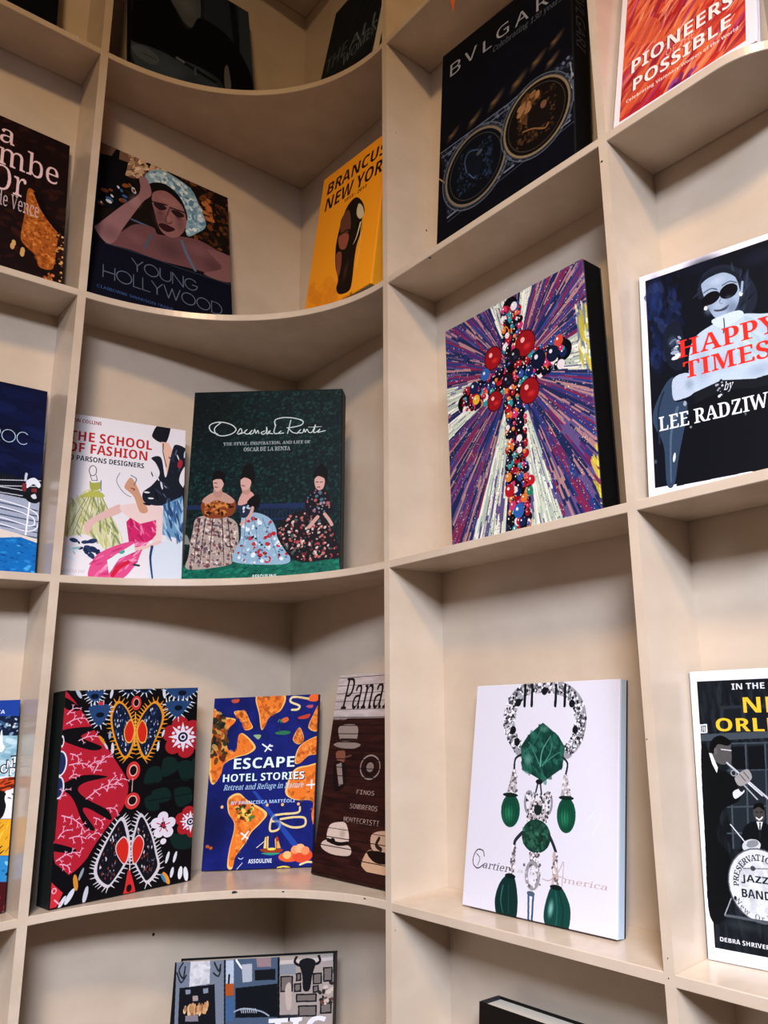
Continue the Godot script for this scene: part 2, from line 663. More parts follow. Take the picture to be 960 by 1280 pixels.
func books() -> void:
	book(paint_hollywood(), ["L", 1, -0.6553, 0.1700, -0.96, 8.83, 0.5400, 0.7197, 0.045, -1, "10121c", "10121c", "cfc6b4", 0.48], "dark navy photo book of a woman in a white flowered bathing cap")
	book(paint_brancusi(), ["R", 1, 0.6834, 0.2400, -3.23, 7.33, 0.4200, 0.6874, 0.05, 1, "c98a1e", "c98a1e", "cfc6b4", 0.48], "orange book with a dark polished bronze head on the cover")
	book(paint_colombe(), ["L", 1, -1.2792, 0.1200, -2.19, 6.48, 0.5600, 0.6682, 0.028, -1, "1a1010", "1a1010", "cfc6b4", 0.48], "dark brown book with pink serif title and an orange glowing figure")
	book(paint_edenroc(), ["L", 0, -1.2686, 0.0956, -0.92, 5.81, 0.5600, 0.6760, 0.022, -1, "0c1030", "0c1030", "cfc6b4", 0.48], "dark blue book with white deck rails beside a swimming pool")
	book(paint_school(), ["L", 0, -0.7391, 0.1300, 9.08, 6.05, 0.4082, 0.6082, 0.03, -1, "d8d6da", "d8d6da", "d8d2c6", 0.48], "white book with red title and watercolour drawings of women in gowns")
	book(paint_oscar(), ["L", 0, -0.3717, 0.4350, 42.95, 2.00, 0.5498, 0.7143, 0.075, 1, "14201e", "14201e", "cfc6b4", 0.48], "dark green book with three seated women in flowered gowns")
	var bvlgari := book(paint_bvlgari(), ["R", 1, 1.4921, 0.1700, -3.35, 3.81, 0.5749, 0.8043, 0.09, 1, "0c0c0e", "0c0c0e", "cfc6b4", 0.48], "tall black book with two large round silver brooches on the cover")
	book(paint_pioneers(), ["R", 1, 2.1520, 0.1953, -0.72, 11.86, 0.4100, 0.6800, 0.02, 1, "d8d4dc", "d8d4dc", "d8d2c6", 0.48], "red and orange marbled book with white border and white title")
	book(paint_cross(), ["R", 0, 1.5492, 0.2069, 0.13, -0.64, 0.5589, 0.6802, 0.08, 1, "0a0a0a", "0a0a0a", "cfc6b4", 0.48], "thick black-sided book with a jewelled cross and coloured rays on the cover")
	book(paint_happy(), ["R", 0, 2.1827, 0.1461, -11.67, 5.86, 0.4610, 0.6060, 0.022, -1, "15161c", "15161c", "d8d2c6", 0.48], "white-bordered dark blue photo book of a woman in dark glasses, red title")
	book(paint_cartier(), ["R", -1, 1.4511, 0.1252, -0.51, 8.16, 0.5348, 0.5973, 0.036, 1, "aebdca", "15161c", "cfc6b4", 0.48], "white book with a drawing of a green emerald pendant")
	book(paint_orleans(), ["R", -1, 2.1341, 0.0856, -4.34, 3.36, 0.3799, 0.6030, 0.018, -1, "15161c", "15161c", "cfc6b4", 0.48], "white-bordered black-and-white photo book of a jazz trumpeter and drum, yellow title")
	book(paint_ikat(), ["L", -1, -0.6734, 0.1878, -2.83, 1.46, 0.4351, 0.6346, 0.11, -1, "1c2220", "1c2220", "cfc6b4", 0.48], "thick book with a red, black and white woven pattern of hearts and coral")
	book(paint_escape(), ["L", -1, -0.2353, 0.2094, 45.98, 4.98, 0.3939, 0.5970, 0.035, 1, "10163a", "10163a", "cfc6b4", 0.48], "deep blue book with an orange illustrated map and white title")
	book(paint_panama(), ["R", -1, 0.6717, 0.1599, -1.08, 9.33, 0.4400, 0.6634, 0.035, -1, "2a1410", "2a1410", "cfc6b4", 0.48], "dark brown wood-print book with three straw hats")
	book(paint_rooms(), ["L", -2, -0.3431, 0.3800, 43.83, 5.36, 0.5231, 0.7505, 0.06, 1, "101012", "101012", "cfc6b4", 0.48], "black-edged book with photographs of rooms, mounted horns and bookcases")
	book(paint_wildleft(), ["L", -1, -1.2341, 0.1000, 2.16, 6.19, 0.5000, 0.6176, 0.022, -1, "0c1020", "0c1020", "cfc6b4", 0.48], "blue comic-style book with white lettering and a red-haired figure")
	book(paint_blackA(), ["L", 2, -1.3539, 0.1200, -0.64, 6.02, 0.5000, 0.6200, 0.03, -1, "0c0d12", "0c0d12", "cfc6b4", 0.48], "plain black book on the shelf beside the book of a man in a dark jacket")
	book(paint_man(), ["L", 2, -0.6015, 0.2000, 1.14, 10.55, 0.5200, 0.7221, 0.05, -1, "0e1014", "0e1014", "cfc6b4", 0.48], "dark photo book of a man in a black jacket and pale trousers")
	book(paint_women(), ["R", 2, 0.6343, 0.2000, 0.31, 10.11, 0.4200, 0.6200, 0.04, -1, "101820", "101820", "cfc6b4", 0.48], "dark teal book with faint slanted grey lettering")
	book(paint_darkE(), ["R", -2, 1.4728, 0.1600, -0.58, 4.00, 0.5000, 0.7644, 0.075, -1, "14110f", "14110f", "cfc6b4", 0.48], "thick dark brown book with only its top showing on the low shelf")
	spine_title(bvlgari, "BVLGARI", 0.5749 * U, 0.8043 * U, 0.09 * U)

func paint_hollywood() -> ImageTexture:
	var c := Canvas.new(520, 693, "0e1018", 11)
	c.poly([-2, -56, 242, 22, 561, 0, 1018, 7, 997, 628, 20, 620], "17120f")
	c.dabs([535, -2, 1018, 7, 1006, 427, 657, 394], 260, 13.5, 1.6, 30, 60, ["2a1a12", "4a2a16", "120d0c", "6a3c1c", "1c1410"])
	c.dabs([741, 103, 849, 85, 870, 247, 777, 258], 26, 13.6, 1.4, 30, 40, ["9a5a2c", "b06a38"])
	c.curve([22, -31, 136, -13, 277, 7, 362, 83, 243, 161, 31, 102], "6e5142")
	c.dabs([203, 149, 241, -1, 398, -4, 561, 0, 362, 118], 120, 12.5, 2.2, -60, 30, ["c0a080", "a88868", "dcc4a4", "8a6a50"])
	c.poly([3, 92, 115, 66, 153, -12, 171, 0, 166, 67, 230, 62, 209, 164, 279, 192, 246, 364, 15, 452], "0c0d12")
	c.dabs([33, 336, 244, 184, 291, 233, 257, 304, 36, 433], 60, 12.7, 1.5, 20, 60, ["6a3a20", "3a5a8a", "20140e", "7a4a24", "c8d0d8"])
	c.line([259, 437, 411, 443], 16.9, "4a5a78")
	c.curve([356, 91, 460, 14, 586, 25, 696, 60, 756, 145, 809, 275, 735, 358, 657, 400, 647, 258, 597, 171, 484, 133, 380, 151], "86aabb")
	c.dabs([356, 97, 460, 18, 586, 29, 696, 62, 756, 148, 805, 277, 735, 353, 657, 394, 649, 257, 597, 171, 484, 130, 380, 149], 330, 13.0, 1.3, 0, 90, ["c8dce4", "6a94ac", "a8ccd8", "dfeaea", "5a86a4", "b8d4dc"])
	c.curve([85, 644, 182, 552, 282, 461, 411, 437, 447, 469, 606, 426, 760, 403, 945, 433, 1016, 436, 1008, 590, 729, 612, 482, 636, 250, 637], "6a474a")
	c.soft(531, 540, 147.4, 119.2, "54383e", 0.8, 0)
	c.soft(732, 472, 128.0, 77.2, "7e5858", 0.7, 0)
	c.soft(283, 549, 113.1, 72.1, "7a5456", 0.7, 0)
	c.soft(860, 545, 130.6, 93.0, "4c3438", 0.6, 0)
	c.curve([392, 191, 509, 132, 610, 164, 656, 243, 648, 352, 596, 430, 531, 458, 459, 433, 420, 332], "8c6160")
	c.soft(459, 352, 81.3, 136.9, "5a3c40", 0.6, 0)
	c.soft(559, 221, 85.0, 78.5, "a47874", 0.6, 0)
	c.curve([372, 161, 484, 104, 597, 142, 656, 234, 659, 301, 625, 208, 509, 152, 408, 198, 399, 283], "131011")
	c.curve([411, 276, 459, 250, 508, 270, 459, 300], "2a1a1e")
	c.curve([539, 270, 596, 256, 640, 273, 589, 303], "2a1a1e")
	c.line([404, 263, 508, 246], 11.8, "241619")
	c.line([533, 254, 647, 247], 12.1, "241619")
	c.pen([533, 254, 498, 354, 520, 369, 547, 351], 8.7, "563638")
	c.curve([447, 407, 483, 382, 569, 391, 507, 431], "32181f")
	c.soft(607, 343, 50.7, 93.1, "6a484c", 0.7, 0)
	c.soft(484, 215, 69.7, 46.7, "9c7270", 0.6, 0)
	c.soft(518, 335, 19.3, 39.9, "a67c78", 0.6, 0)
	c.soft(459, 317, 32.7, 24.5, "4a3036", 0.5, 0)
	c.soft(595, 307, 39.5, 21.8, "4a3036", 0.5, 0)
	c.curve([308, 129, 362, 121, 396, 215, 330, 300, 205, 511, 144, 624, 85, 644, 17, 579, 41, 544, 189, 374, 294, 264, 317, 200], "8e686c")
	c.soft(116, 575, 107.9, 98.4, "6a4a50", 0.6, 0)
	c.soft(280, 306, 65.3, 89.9, "b08a88", 0.5, 0)
	c.pen([618, 454, 655, 532, 716, 619], 23.2, "586880")
	c.pen([399, 486, 347, 592], 16.3, "4a5568")
	c.curve([811, 445, 1015, 442, 1008, 608, 780, 622, 927, 535], "7c5656")
	c.poly([-20, 665, 85, 651, 364, 640, 603, 641, 1007, 631, 986, 1076, -30, 1229], "0d0f1c")
	c.line([85, 651, 364, 640, 603, 641, 1007, 631], 5.6, "343c50")
	c.thin("YOUNG", 264, 688, 729, 759, 7.3, "5c667c")
	c.thin("HOLLYWOOD", 78, 787, 915, 861, 6.9, "5c667c")
	c.text("CLAIBORNE SWANSON FRANK", "sans", 43, 915, 551, 932, "3c5c92")
	c.grain(0.08)
	return c.done()

func paint_brancusi() -> ImageTexture:
	var c := Canvas.new(520, 851, "e8951e", 12)
	c.dabs([-14, 728, 450, 851, 519, 1068, 43, 952], 40, 60.5, 1.6, 0, 60, ["dc841c", "d07a1c"], 0.35)
	c.text("BRANCUSI", "sansbold", 93, 66, 1065, 151, "1c1208", 0.08)
	c.text("NEW YORK", "sansbold", 97, 178, 1093, 272, "1c1208", 0.08)
	c.text("1913 - 2013", "sansbold", 416, 284, 757, 308, "1c1208", 0.08)
	c.curve([608, 330, 713, 391, 775, 473, 750, 525, 764, 599, 719, 683, 712, 787, 717, 921, 683, 966, 548, 950, 483, 898, 493, 843, 421, 735, 386, 626, 383, 565, 396, 497, 429, 415, 499, 344], "1b120d")
	c.curve([665, 392, 737, 436, 770, 501, 713, 509, 652, 454], "c4b58e")
	c.curve([408, 424, 511, 384, 579, 492, 564, 548, 439, 522], "5e382a")
	c.curve([409, 537, 538, 552, 577, 592, 546, 654, 453, 627], "8a4c36")
	c.curve([411, 653, 487, 665, 512, 761, 488, 827, 433, 739], "7a4232")
	c.pen([733, 540, 697, 628, 658, 660], 22.1, "d8c890", 4.4)
	c.pen([748, 564, 766, 707, 747, 835], 6.5, "e8c070")
	c.pen([441, 531, 531, 528, 598, 558], 13.8, "120c09")
	c.soft(594, 812, 47.1, 157.2, "4a2c20", 0.7, 10)
	c.text("ASSOULINE", "sans", 598, 984, 740, 1000, "1c1208")
	return c.done()

func paint_colombe() -> ImageTexture:
	var c := Canvas.new(520, 620, "190e0f", 13)
	c.dabs([0, 0, 1000, 0, 1000, 1000, 0, 1000], 500, 14, 2.0, 20, 70, ["241112", "301614", "140b0c", "3a1c16", "1c1012"], 0.6)
	c.curve([773, 403, 820, 409, 849, 456, 888, 518, 965, 605, 960, 664, 950, 801, 934, 852, 867, 859, 837, 795, 767, 747, 754, 697, 766, 549], "a25620")
	c.dabs([773, 410, 821, 414, 850, 460, 888, 522, 962, 607, 957, 665, 947, 802, 932, 845, 866, 855, 837, 795, 769, 747, 757, 695, 768, 548], 420, 7.4, 1.4, 60, 90, ["c87830", "7a3a18", "d89040", "8a4418", "b86828"], 0.7)
	c.curve([807, 405, 866, 439, 897, 514, 999, 590, 973, 620, 881, 540, 833, 472], "120a0b")
	c.dabs([954, 616, 995, 599, 1010, 902, 969, 907], 40, 8.5, 1.0, 0, 20, ["c89050", "402010", "7a4a20", "d8a860"])
	c.dabs([902, 875, 944, 869, 947, 924, 896, 923], 14, 9.1, 1.0, 0, 30, ["c87040", "8a4a20"])
	c.ell(713, 787, 12.1, 23.5, "c8a060", 0)
	c.ell(719, 766, 12.2, 23.6, "c8a060", 0)
	c.ell(768, 812, 12.3, 23.6, "c8a060", 0)
	c.ell(770, 793, 12.3, 23.7, "c8a060", 0)
	c.text("La", "serif", 484, 47, 679, 167, "e6c6ca")
	c.text("Colombe", "serif", 245, 156, 940, 311, "e6c6ca")
	c.text("d'Or", "serif", 439, 305, 762, 472, "e6c6ca")
	c.text("Saint-Paul de Vence", "serif", 324, 468, 843, 565, "c8b4b8")
	c.grain(0.06)
	return c.done()

func paint_edenroc() -> ImageTexture:
	var c := Canvas.new(520, 628, "0b1130", 14)
	c.dabs([0, 0, 1000, 0, 1000, 1000, 0, 1000], 160, 30, 3.0, 8, 10, ["0e1740", "0a0e26", "111c4a"], 0.5)
	c.thin("ROC", 720, 254, 907, 320, 4.3, "b4ccdc")
	c.poly([79, 399, 1005, 513, 999, 613, 112, 646], "14161f")
	c.poly([98, 539, 996, 609, 996, 819, 128, 767], "9aa4b8")
	c.line([380, 496, 776, 524, 1000, 498], 4.8, "ccd2dc")
	c.line([383, 523, 779, 554, 1002, 528], 4.7, "ccd2dc")
	c.line([385, 544, 901, 561], 5.8, "b8bec8")
	c.line([388, 571, 903, 590], 5.8, "b8bec8")
	c.line([392, 607, 794, 638, 988, 658], 8.5, "4c5870")
	c.line([395, 634, 797, 667, 990, 686], 8.4, "4c5870")
	c.line([398, 662, 799, 696, 992, 714], 8.4, "4c5870")
	c.line([401, 689, 802, 725, 995, 742], 8.4, "4c5870")
	c.line([404, 716, 804, 753, 997, 770], 8.4, "4c5870")
	c.line([407, 742, 807, 782, 999, 797], 8.3, "4c5870")
	c.pen([545, 594, 793, 623, 952, 656, 996, 693, 988, 750, 934, 767, 803, 744, 556, 709], 6.8, "dfe4ec")
	c.pen([548, 627, 796, 657, 928, 681, 974, 704, 957, 739, 801, 711, 553, 676], 6.8, "dfe4ec")
	c.line([944, 606, 936, 786], 9.5, "e2e6ee")
	c.curve([916, 526, 927, 502, 962, 488, 994, 515, 987, 538, 957, 522, 926, 547], "d4dee8")
	c.curve([900, 528, 920, 525, 919, 565, 901, 559], "742a2c")
	c.curve([949, 548, 976, 544, 973, 567, 955, 569], "782e2e")
	c.curve([911, 584, 964, 564, 1002, 594, 981, 619, 940, 616], "101218")
	c.curve([947, 584, 969, 572, 979, 593, 962, 598], "c8ccd4")
	c.line([916, 472, 914, 508], 13.8, "b8c4d4")
	c.poly([118, 692, 806, 769, 1001, 804, 1001, 831, 131, 797], "d4cabf")
	c.poly([124, 737, 809, 813, 911, 801, 1000, 823, 999, 1043, 170, 1089], "1464ac")
	c.dabs([125, 744, 810, 817, 911, 805, 999, 827, 1001, 1043, 170, 1089], 500, 5.5, 2.4, 5, 25, ["2a86cc", "0e4a90", "48a8dc", "1a70b8", "0f559c"], 0.8)
	c.grain(0.05)
	return c.done()

func paint_school() -> ImageTexture:
	var c := Canvas.new(520, 775, "d9d7dc", 15)
	c.text("SIMON COLLINS", "sansbold", -1, 31, 285, 53, "8a3038")
	c.text("THE SCHOOL", "sansbold", 43, 107, 708, 169, "b02228")
	c.text("OF FASHION", "sansbold", 39, 181, 673, 242, "b02228")
	c.text("40 PARSONS DESIGNERS", "sansbold", 33, 261, 648, 294, "1a2530")
	c.poly([743, 743, 1000, 739, 997, 963, 720, 972], "c9d5e0")
	c.curve([240, 459, 305, 467, 357, 537, 422, 625, 508, 747, 481, 778, 378, 801, 225, 736, 71, 754, 48, 685, 65, 586, 148, 516, 190, 476], "c6c79a")
	c.dabs([240, 459, 305, 467, 357, 537, 422, 625, 508, 747, 378, 799, 225, 736, 71, 754, 51, 685, 65, 586, 148, 516], 150, 8.0, 6, 75, 25, ["a4aa5c", "e2e2c8", "6a7a58", "b8bc78", "8a9468", "d8dcc0"], 0.7)
	c.pen([236, 473, 156, 597, 81, 744], 4.9, "4a5a48", 2.5)
	c.pen([247, 472, 184, 595, 125, 742], 4.9, "4a5a48", 2.5)
	c.pen([258, 471, 218, 593, 180, 739], 5.0, "4a5a48", 2.5)
	c.pen([270, 470, 252, 591, 236, 735], 5.0, "4a5a48", 2.5)
	c.pen([284, 469, 310, 586, 338, 730], 5.0, "4a5a48", 2.5)
	c.pen([293, 468, 343, 584, 395, 726], 5.0, "4a5a48", 2.5)
	c.pen([300, 467, 382, 581, 465, 722], 5.1, "4a5a48", 2.5)
	c.curve([224, 411, 243, 421, 300, 412, 315, 399, 310, 453, 237, 463], "9aa048")
	c.curve([159, 516, 236, 473, 317, 475, 342, 501, 239, 509], "a8ac50")
	c.ring(243, 346, 28.0, 47.3, 5.8, "343a48")
	c.line([225, 376, 241, 407, 282, 404, 271, 372], 5.1, "343a48")
	c.line([311, 401, 316, 466], 7.6, "5a7aa8")
	c.dabs([127, 768, 271, 751, 367, 808, 298, 869, 178, 835], 34, 14.6, 1.8, 20, 50, ["16264a", "1e3358", "0e1830"])
	c.dabs([56, 824, 162, 784, 215, 877, 84, 883], 14, 8.8, 3, 20, 40, ["8ab4bc", "c0d8dc"])
	c.curve([478, 547, 440, 545, 261, 633, 203, 686, 242, 735, 289, 662, 479, 588], "d0aca6")
	c.curve([470, 552, 631, 517, 806, 530, 844, 577, 829, 684, 808, 757, 740, 736, 766, 621, 639, 646, 553, 616], "dcc6c2")
	c.curve([497, 423, 545, 362, 600, 414, 630, 460, 698, 559, 635, 573, 580, 483, 529, 449], "c09074")
	c.pen([455, 341, 433, 390, 468, 440, 519, 473, 556, 483], 6.5, "7a808c")
	c.pen([546, 347, 591, 367, 575, 407], 8.0, "5a6474")
	c.pen([552, 428, 579, 433, 575, 441], 7.9, "6a2434")
	c.poly([528, 641, 558, 614, 639, 646, 768, 613, 773, 705, 743, 736, 695, 760, 600, 780, 557, 764], "c02462")
	c.dabs([530, 640, 559, 617, 639, 647, 766, 617, 770, 705, 695, 757, 599, 777, 559, 763], 30, 7.3, 5, 70, 30, ["d84c84", "a01848", "e890b0"], 0.7)
	c.curve([557, 761, 695, 760, 662, 812, 619, 895, 508, 988, 360, 993, 260, 979, 293, 874, 379, 817], "cf4a82")
	c.dabs([557, 767, 683, 765, 607, 896, 507, 979, 268, 970, 299, 874], 50, 9.3, 5, -40, 30, ["e07ca8", "b82c64", "e8a8c4"], 0.7)
	c.poly([396, 878, 599, 768, 616, 816, 487, 865, 416, 958], "d5dee0")
	c.ell(508, 824, 23.5, 16.0, "4a9a90", -30)
	c.poly([424, 969, 465, 910, 558, 869, 585, 882, 503, 923, 452, 977], "c41c3a")
	c.pen([805, 749, 708, 782, 619, 800], 28.4, "dab8b0")
	c.curve([707, 59, 752, -5, 846, -15, 861, 11, 829, 101, 771, 107, 716, 86], "13151d")
	c.poly([784, 103, 849, 104, 894, 160, 850, 334, 812, 199], "d8b09c")
	c.line([804, 114, 803, 170, 838, 266], 7.0, "13151d")
	c.curve([708, 219, 789, 209, 835, 336, 881, 161, 915, 109, 1012, 135, 1010, 221, 965, 294, 955, 355, 1010, 409, 998, 452, 831, 516, 678, 513, 649, 450, 723, 394, 783, 321, 751, 255], "171c27")
	c.dabs([714, 224, 790, 216, 847, 334, 891, 160, 1007, 143, 963, 294, 1007, 410, 831, 511, 659, 476], 46, 6.5, 5, 70, 40, ["4a5a78", "c8d0d8", "2a344a", "0c0f16"])
	c.dabs([645, 449, 699, 416, 780, 505, 681, 522], 16, 10.0, 3, 30, 40, ["d0d6dc", "101420"])
	c.ell(955, 235, 21.3, 44.9, "9c2434", 10)
	c.poly([824, 512, 1001, 440, 1009, 719, 979, 740, 929, 714, 825, 702], "6592b6")
	c.dabs([824, 512, 1001, 440, 1009, 729, 825, 702], 60, 9.0, 6, 80, 20, ["2a4a7a", "a8c8dc", "3a6698", "1c3050"], 0.8)
	c.pen([745, 780, 735, 854, 758, 971], 23.2, "1c3c6c", 12.9)
	c.line([607, 896, 646, 899], 17.7, "26303c")
	c.line([987, 411, 1010, 566], 13.7, "141820")
	c.text("ASSOULINE", "sans", 70, 942, 234, 961, "aaa6ac")
	c.grain(0.02)
	return c.done()

func paint_oscar() -> ImageTexture:
	var c := Canvas.new(600, 780, "0d1c1e", 16)
	c.dabs([0, 0, 1000, 0, 1000, 1000, 0, 1000], 4200, 6, 1.7, -35, 50, ["0a1719", "10292a", "173734", "0c2022", "1a3f3b", "091315"], 0.8)
	c.soft(31, 82, 515.7, 564.6, "080c0e", 0.6, 0)
	c.pen([171, 238, 127, 222, 115, 191, 154, 174, 209, 175, 265, 191, 292, 217, 262, 240, 202, 249, 160, 236, 150, 205, 187, 177], 7.0, "c4d0d0")
	c.pen([301, 238, 321, 211, 332, 232, 308, 242, 344, 234, 365, 218, 347, 234, 374, 242, 398, 223, 384, 242, 406, 239, 416, 219, 425, 240, 437, 224, 445, 241], 6.4, "c4d0d0")
	c.pen([483, 229, 459, 237, 476, 246, 498, 230, 494, 207, 499, 246, 520, 228, 506, 238, 537, 245], 6.4, "c4d0d0")
	c.pen([555, 196, 545, 237, 567, 245, 593, 230, 577, 243, 610, 242], 6.4, "c4d0d0")
	c.pen([550, 196, 551, 169, 600, 157, 674, 161, 734, 178, 727, 200, 666, 212, 632, 214], 7.1, "c4d0d0")
	c.line([655, 173, 636, 246], 6.4, "c4d0d0")
	c.pen([639, 214, 667, 239, 702, 247], 6.4, "c4d0d0")
	c.pen([702, 244, 723, 226, 708, 241, 736, 243, 745, 223, 753, 241, 765, 225, 778, 242, 800, 240, 821, 202, 810, 243, 831, 240, 851, 227, 839, 243, 861, 240, 888, 235], 6.4, "c4d0d0")
	c.line([774, 214, 861, 213], 3.8, "c4d0d0")
	c.text("THE STYLE, INSPIRATION, AND LIFE OF", "serifbold", 214, 286, 790, 306, "a4b0b0")
	c.text("OSCAR DE LA RENTA", "serifbold", 350, 316, 657, 337, "a4b0b0")
	c.poly([-20, 617, 788, 621, 789, 650, -19, 639], "1a2a4c")
	c.line([479, 640, 482, 702], 10.9, "16233f")
	c.line([503, 641, 506, 703], 10.9, "16233f")
	c.line([526, 641, 530, 703], 10.9, "16233f")
	c.line([550, 642, 553, 704], 10.9, "16233f")
	c.line([574, 642, 577, 705], 10.9, "16233f")
	c.line([598, 643, 601, 705], 10.9, "16233f")
	c.line([622, 644, 625, 706], 10.9, "16233f")
	c.line([646, 644, 648, 707], 10.9, "16233f")
	c.line([669, 645, 672, 707], 10.9, "16233f")
	c.line([693, 645, 696, 708], 10.9, "16233f")
	c.line([717, 646, 720, 708], 10.9, "16233f")
	c.line([741, 647, 743, 709], 10.9, "16233f")
	c.line([765, 647, 767, 710], 10.9, "16233f")
	c.line([789, 648, 791, 710], 11.0, "16233f")
	c.line([470, 699, 791, 704], 9.7, "1a2a4c")
	c.poly([-31, 769, 16, 770, 44, 818, -26, 816], "7a7a74")
	c.poly([-40, 922, 1009, 914, 1033, 947, 1012, 1075, -29, 1046], "0f5848")
	c.dabs([-40, 922, 1009, 917, 1012, 1075, -29, 1046], 400, 7.0, 2, -10, 30, ["1a7860", "0a4038", "136650"], 0.8)
	c.curve([79, 679, 244, 680, 332, 722, 347, 845, 328, 883, 287, 929, 37, 943, 34, 873, 50, 752], "a3948c")
	c.dabs([79, 682, 245, 684, 330, 724, 343, 845, 326, 881, 285, 925, 42, 938, 39, 874, 52, 752], 320, 6.4, 1.7, 60, 60, ["5c4c5c", "cab9ad", "3a2c38", "8a6c62", "d8ccc0", "6a3c40"], 0.85)
	c.pen([92, 687, 79, 791, 69, 911], 7.2, "2c2228", 3.6)
	c.pen([127, 688, 117, 792, 110, 912], 7.2, "2c2228", 3.6)
	c.pen([174, 689, 170, 793, 168, 914], 7.2, "2c2228", 3.6)
	c.pen([233, 691, 246, 795, 261, 917], 7.2, "2c2228", 3.6)
	c.pen([269, 692, 291, 796, 313, 918], 7.2, "2c2228", 3.6)
	c.curve([107, 587, 300, 592, 294, 675, 126, 680], "78391c")
	c.dabs([113, 596, 293, 600, 289, 671, 131, 675], 60, 7.1, 2, 30, 60, ["c07a36", "2a120a", "a05a28"])
	c.curve([98, 592, 164, 553, 235, 554, 307, 597, 275, 613, 191, 594, 133, 612], "b48c7e")
	c.curve([171, 526, 216, 527, 223, 575, 175, 574], "a88074")
	c.curve([161, 481, 193, 468, 229, 498, 224, 529, 197, 548, 170, 533], "c29c92")
	c.curve([153, 488, 162, 449, 197, 438, 235, 461, 237, 513, 216, 486, 183, 482], "0c0a0c")
	c.pen([174, 524, 192, 526], 6.2, "7a2026")
	c.line([170, 502, 186, 504], 4.9, "1a1212")
	c.curve([362, 677, 456, 666, 556, 709, 612, 815, 680, 899, 635, 934, 354, 921, 314, 883, 358, 798], "88a8be")
	c.dabs([369, 685, 457, 673, 554, 714, 606, 814, 671, 898, 630, 929, 359, 918, 321, 883, 363, 798], 110, 10.6, 1.2, 0, 90, ["aa1820", "b82028", "d8e4e8", "9cb8cc"], 0.95)
	c.dabs([369, 685, 457, 673, 554, 714, 606, 814, 671, 898, 359, 918], 80, 5.9, 1.4, 0, 90, ["4a6a8a", "1a2c3c", "c8d8e0", "6a1418"])
	c.curve([348, 637, 428, 581, 452, 581, 435, 663, 363, 690], "20293e")
	c.dabs([355, 639, 429, 595, 430, 660, 365, 685], 24, 5.9, 1.6, 0, 90, ["5a7a9a", "8a2a30", "c0ccd4"])
	c.curve([330, 619, 353, 561, 392, 547, 430, 569, 426, 595, 373, 620], "c3958c")
	c.curve([389, 607, 457, 568, 471, 632, 431, 644], "0a0a0c")
	c.pen([426, 639, 412, 678, 359, 723], 20.7, "c3998e")
	c.curve([350, 520, 398, 522, 401, 565, 361, 564], "b08478")
	c.curve([341, 486, 374, 472, 408, 495, 401, 533, 368, 546, 346, 530], "c59e94")
	c.curve([336, 487, 358, 422, 400, 406, 430, 449, 424, 514, 401, 490, 364, 478], "0c0a0c")
	c.pen([350, 520, 367, 523], 6.2, "8a2028")
	c.pen([387, 695, 381, 789, 365, 906], 6.0, "5a7a98", 2.4)
	c.pen([434, 687, 463, 792, 470, 918], 6.0, "5a7a98", 2.4)
	c.pen([494, 698, 559, 813, 611, 917], 6.0, "5a7a98", 2.4)
	c.curve([669, 685, 789, 665, 937, 748, 999, 895, 915, 918, 728, 922, 621, 834, 589, 757], "181318")
	c.dabs([671, 688, 790, 669, 935, 749, 992, 895, 913, 914, 730, 919, 628, 834, 596, 757], 380, 6.5, 1.4, 0, 90, ["b86a62", "d4c4bc", "6c2830", "3a5a5a", "0e0c10", "a84048", "c89a90", "20181c"], 0.9)
	c.curve([773, 591, 831, 550, 906, 569, 934, 632, 940, 676, 862, 693, 775, 659], "13131a")
	c.dabs([778, 595, 832, 556, 904, 573, 932, 652, 862, 688, 780, 655], 60, 8.4, 1.2, 0, 90, ["7a5a6a", "3a6a7a", "a05a50", "0e0e14", "8a8a9a"])
	c.pen([850, 698, 821, 725, 795, 749], 24.3, "c0968c")
	c.pen([895, 684, 924, 714, 942, 740], 21.9, "c0968c")
	c.curve([825, 498, 856, 480, 890, 500, 884, 544, 856, 558, 831, 540], "c49c92")
	c.curve([813, 493, 828, 446, 866, 417, 911, 456, 905, 517, 888, 495, 846, 482], "0c0a0c")
	c.pen([843, 541, 860, 541], 6.2, "7a2028")
	c.line([835, 513, 847, 514], 5.0, "1a1212")
	c.line([862, 515, 876, 514], 5.0, "1a1212")
	c.text("ASSOULINE", "sansbold", 441, 981, 597, 1002, "d8e0de")
	c.line([985, 155, 996, 937], 3.6, "1a2a2a")
	c.grain(0.05)
	return c.done()

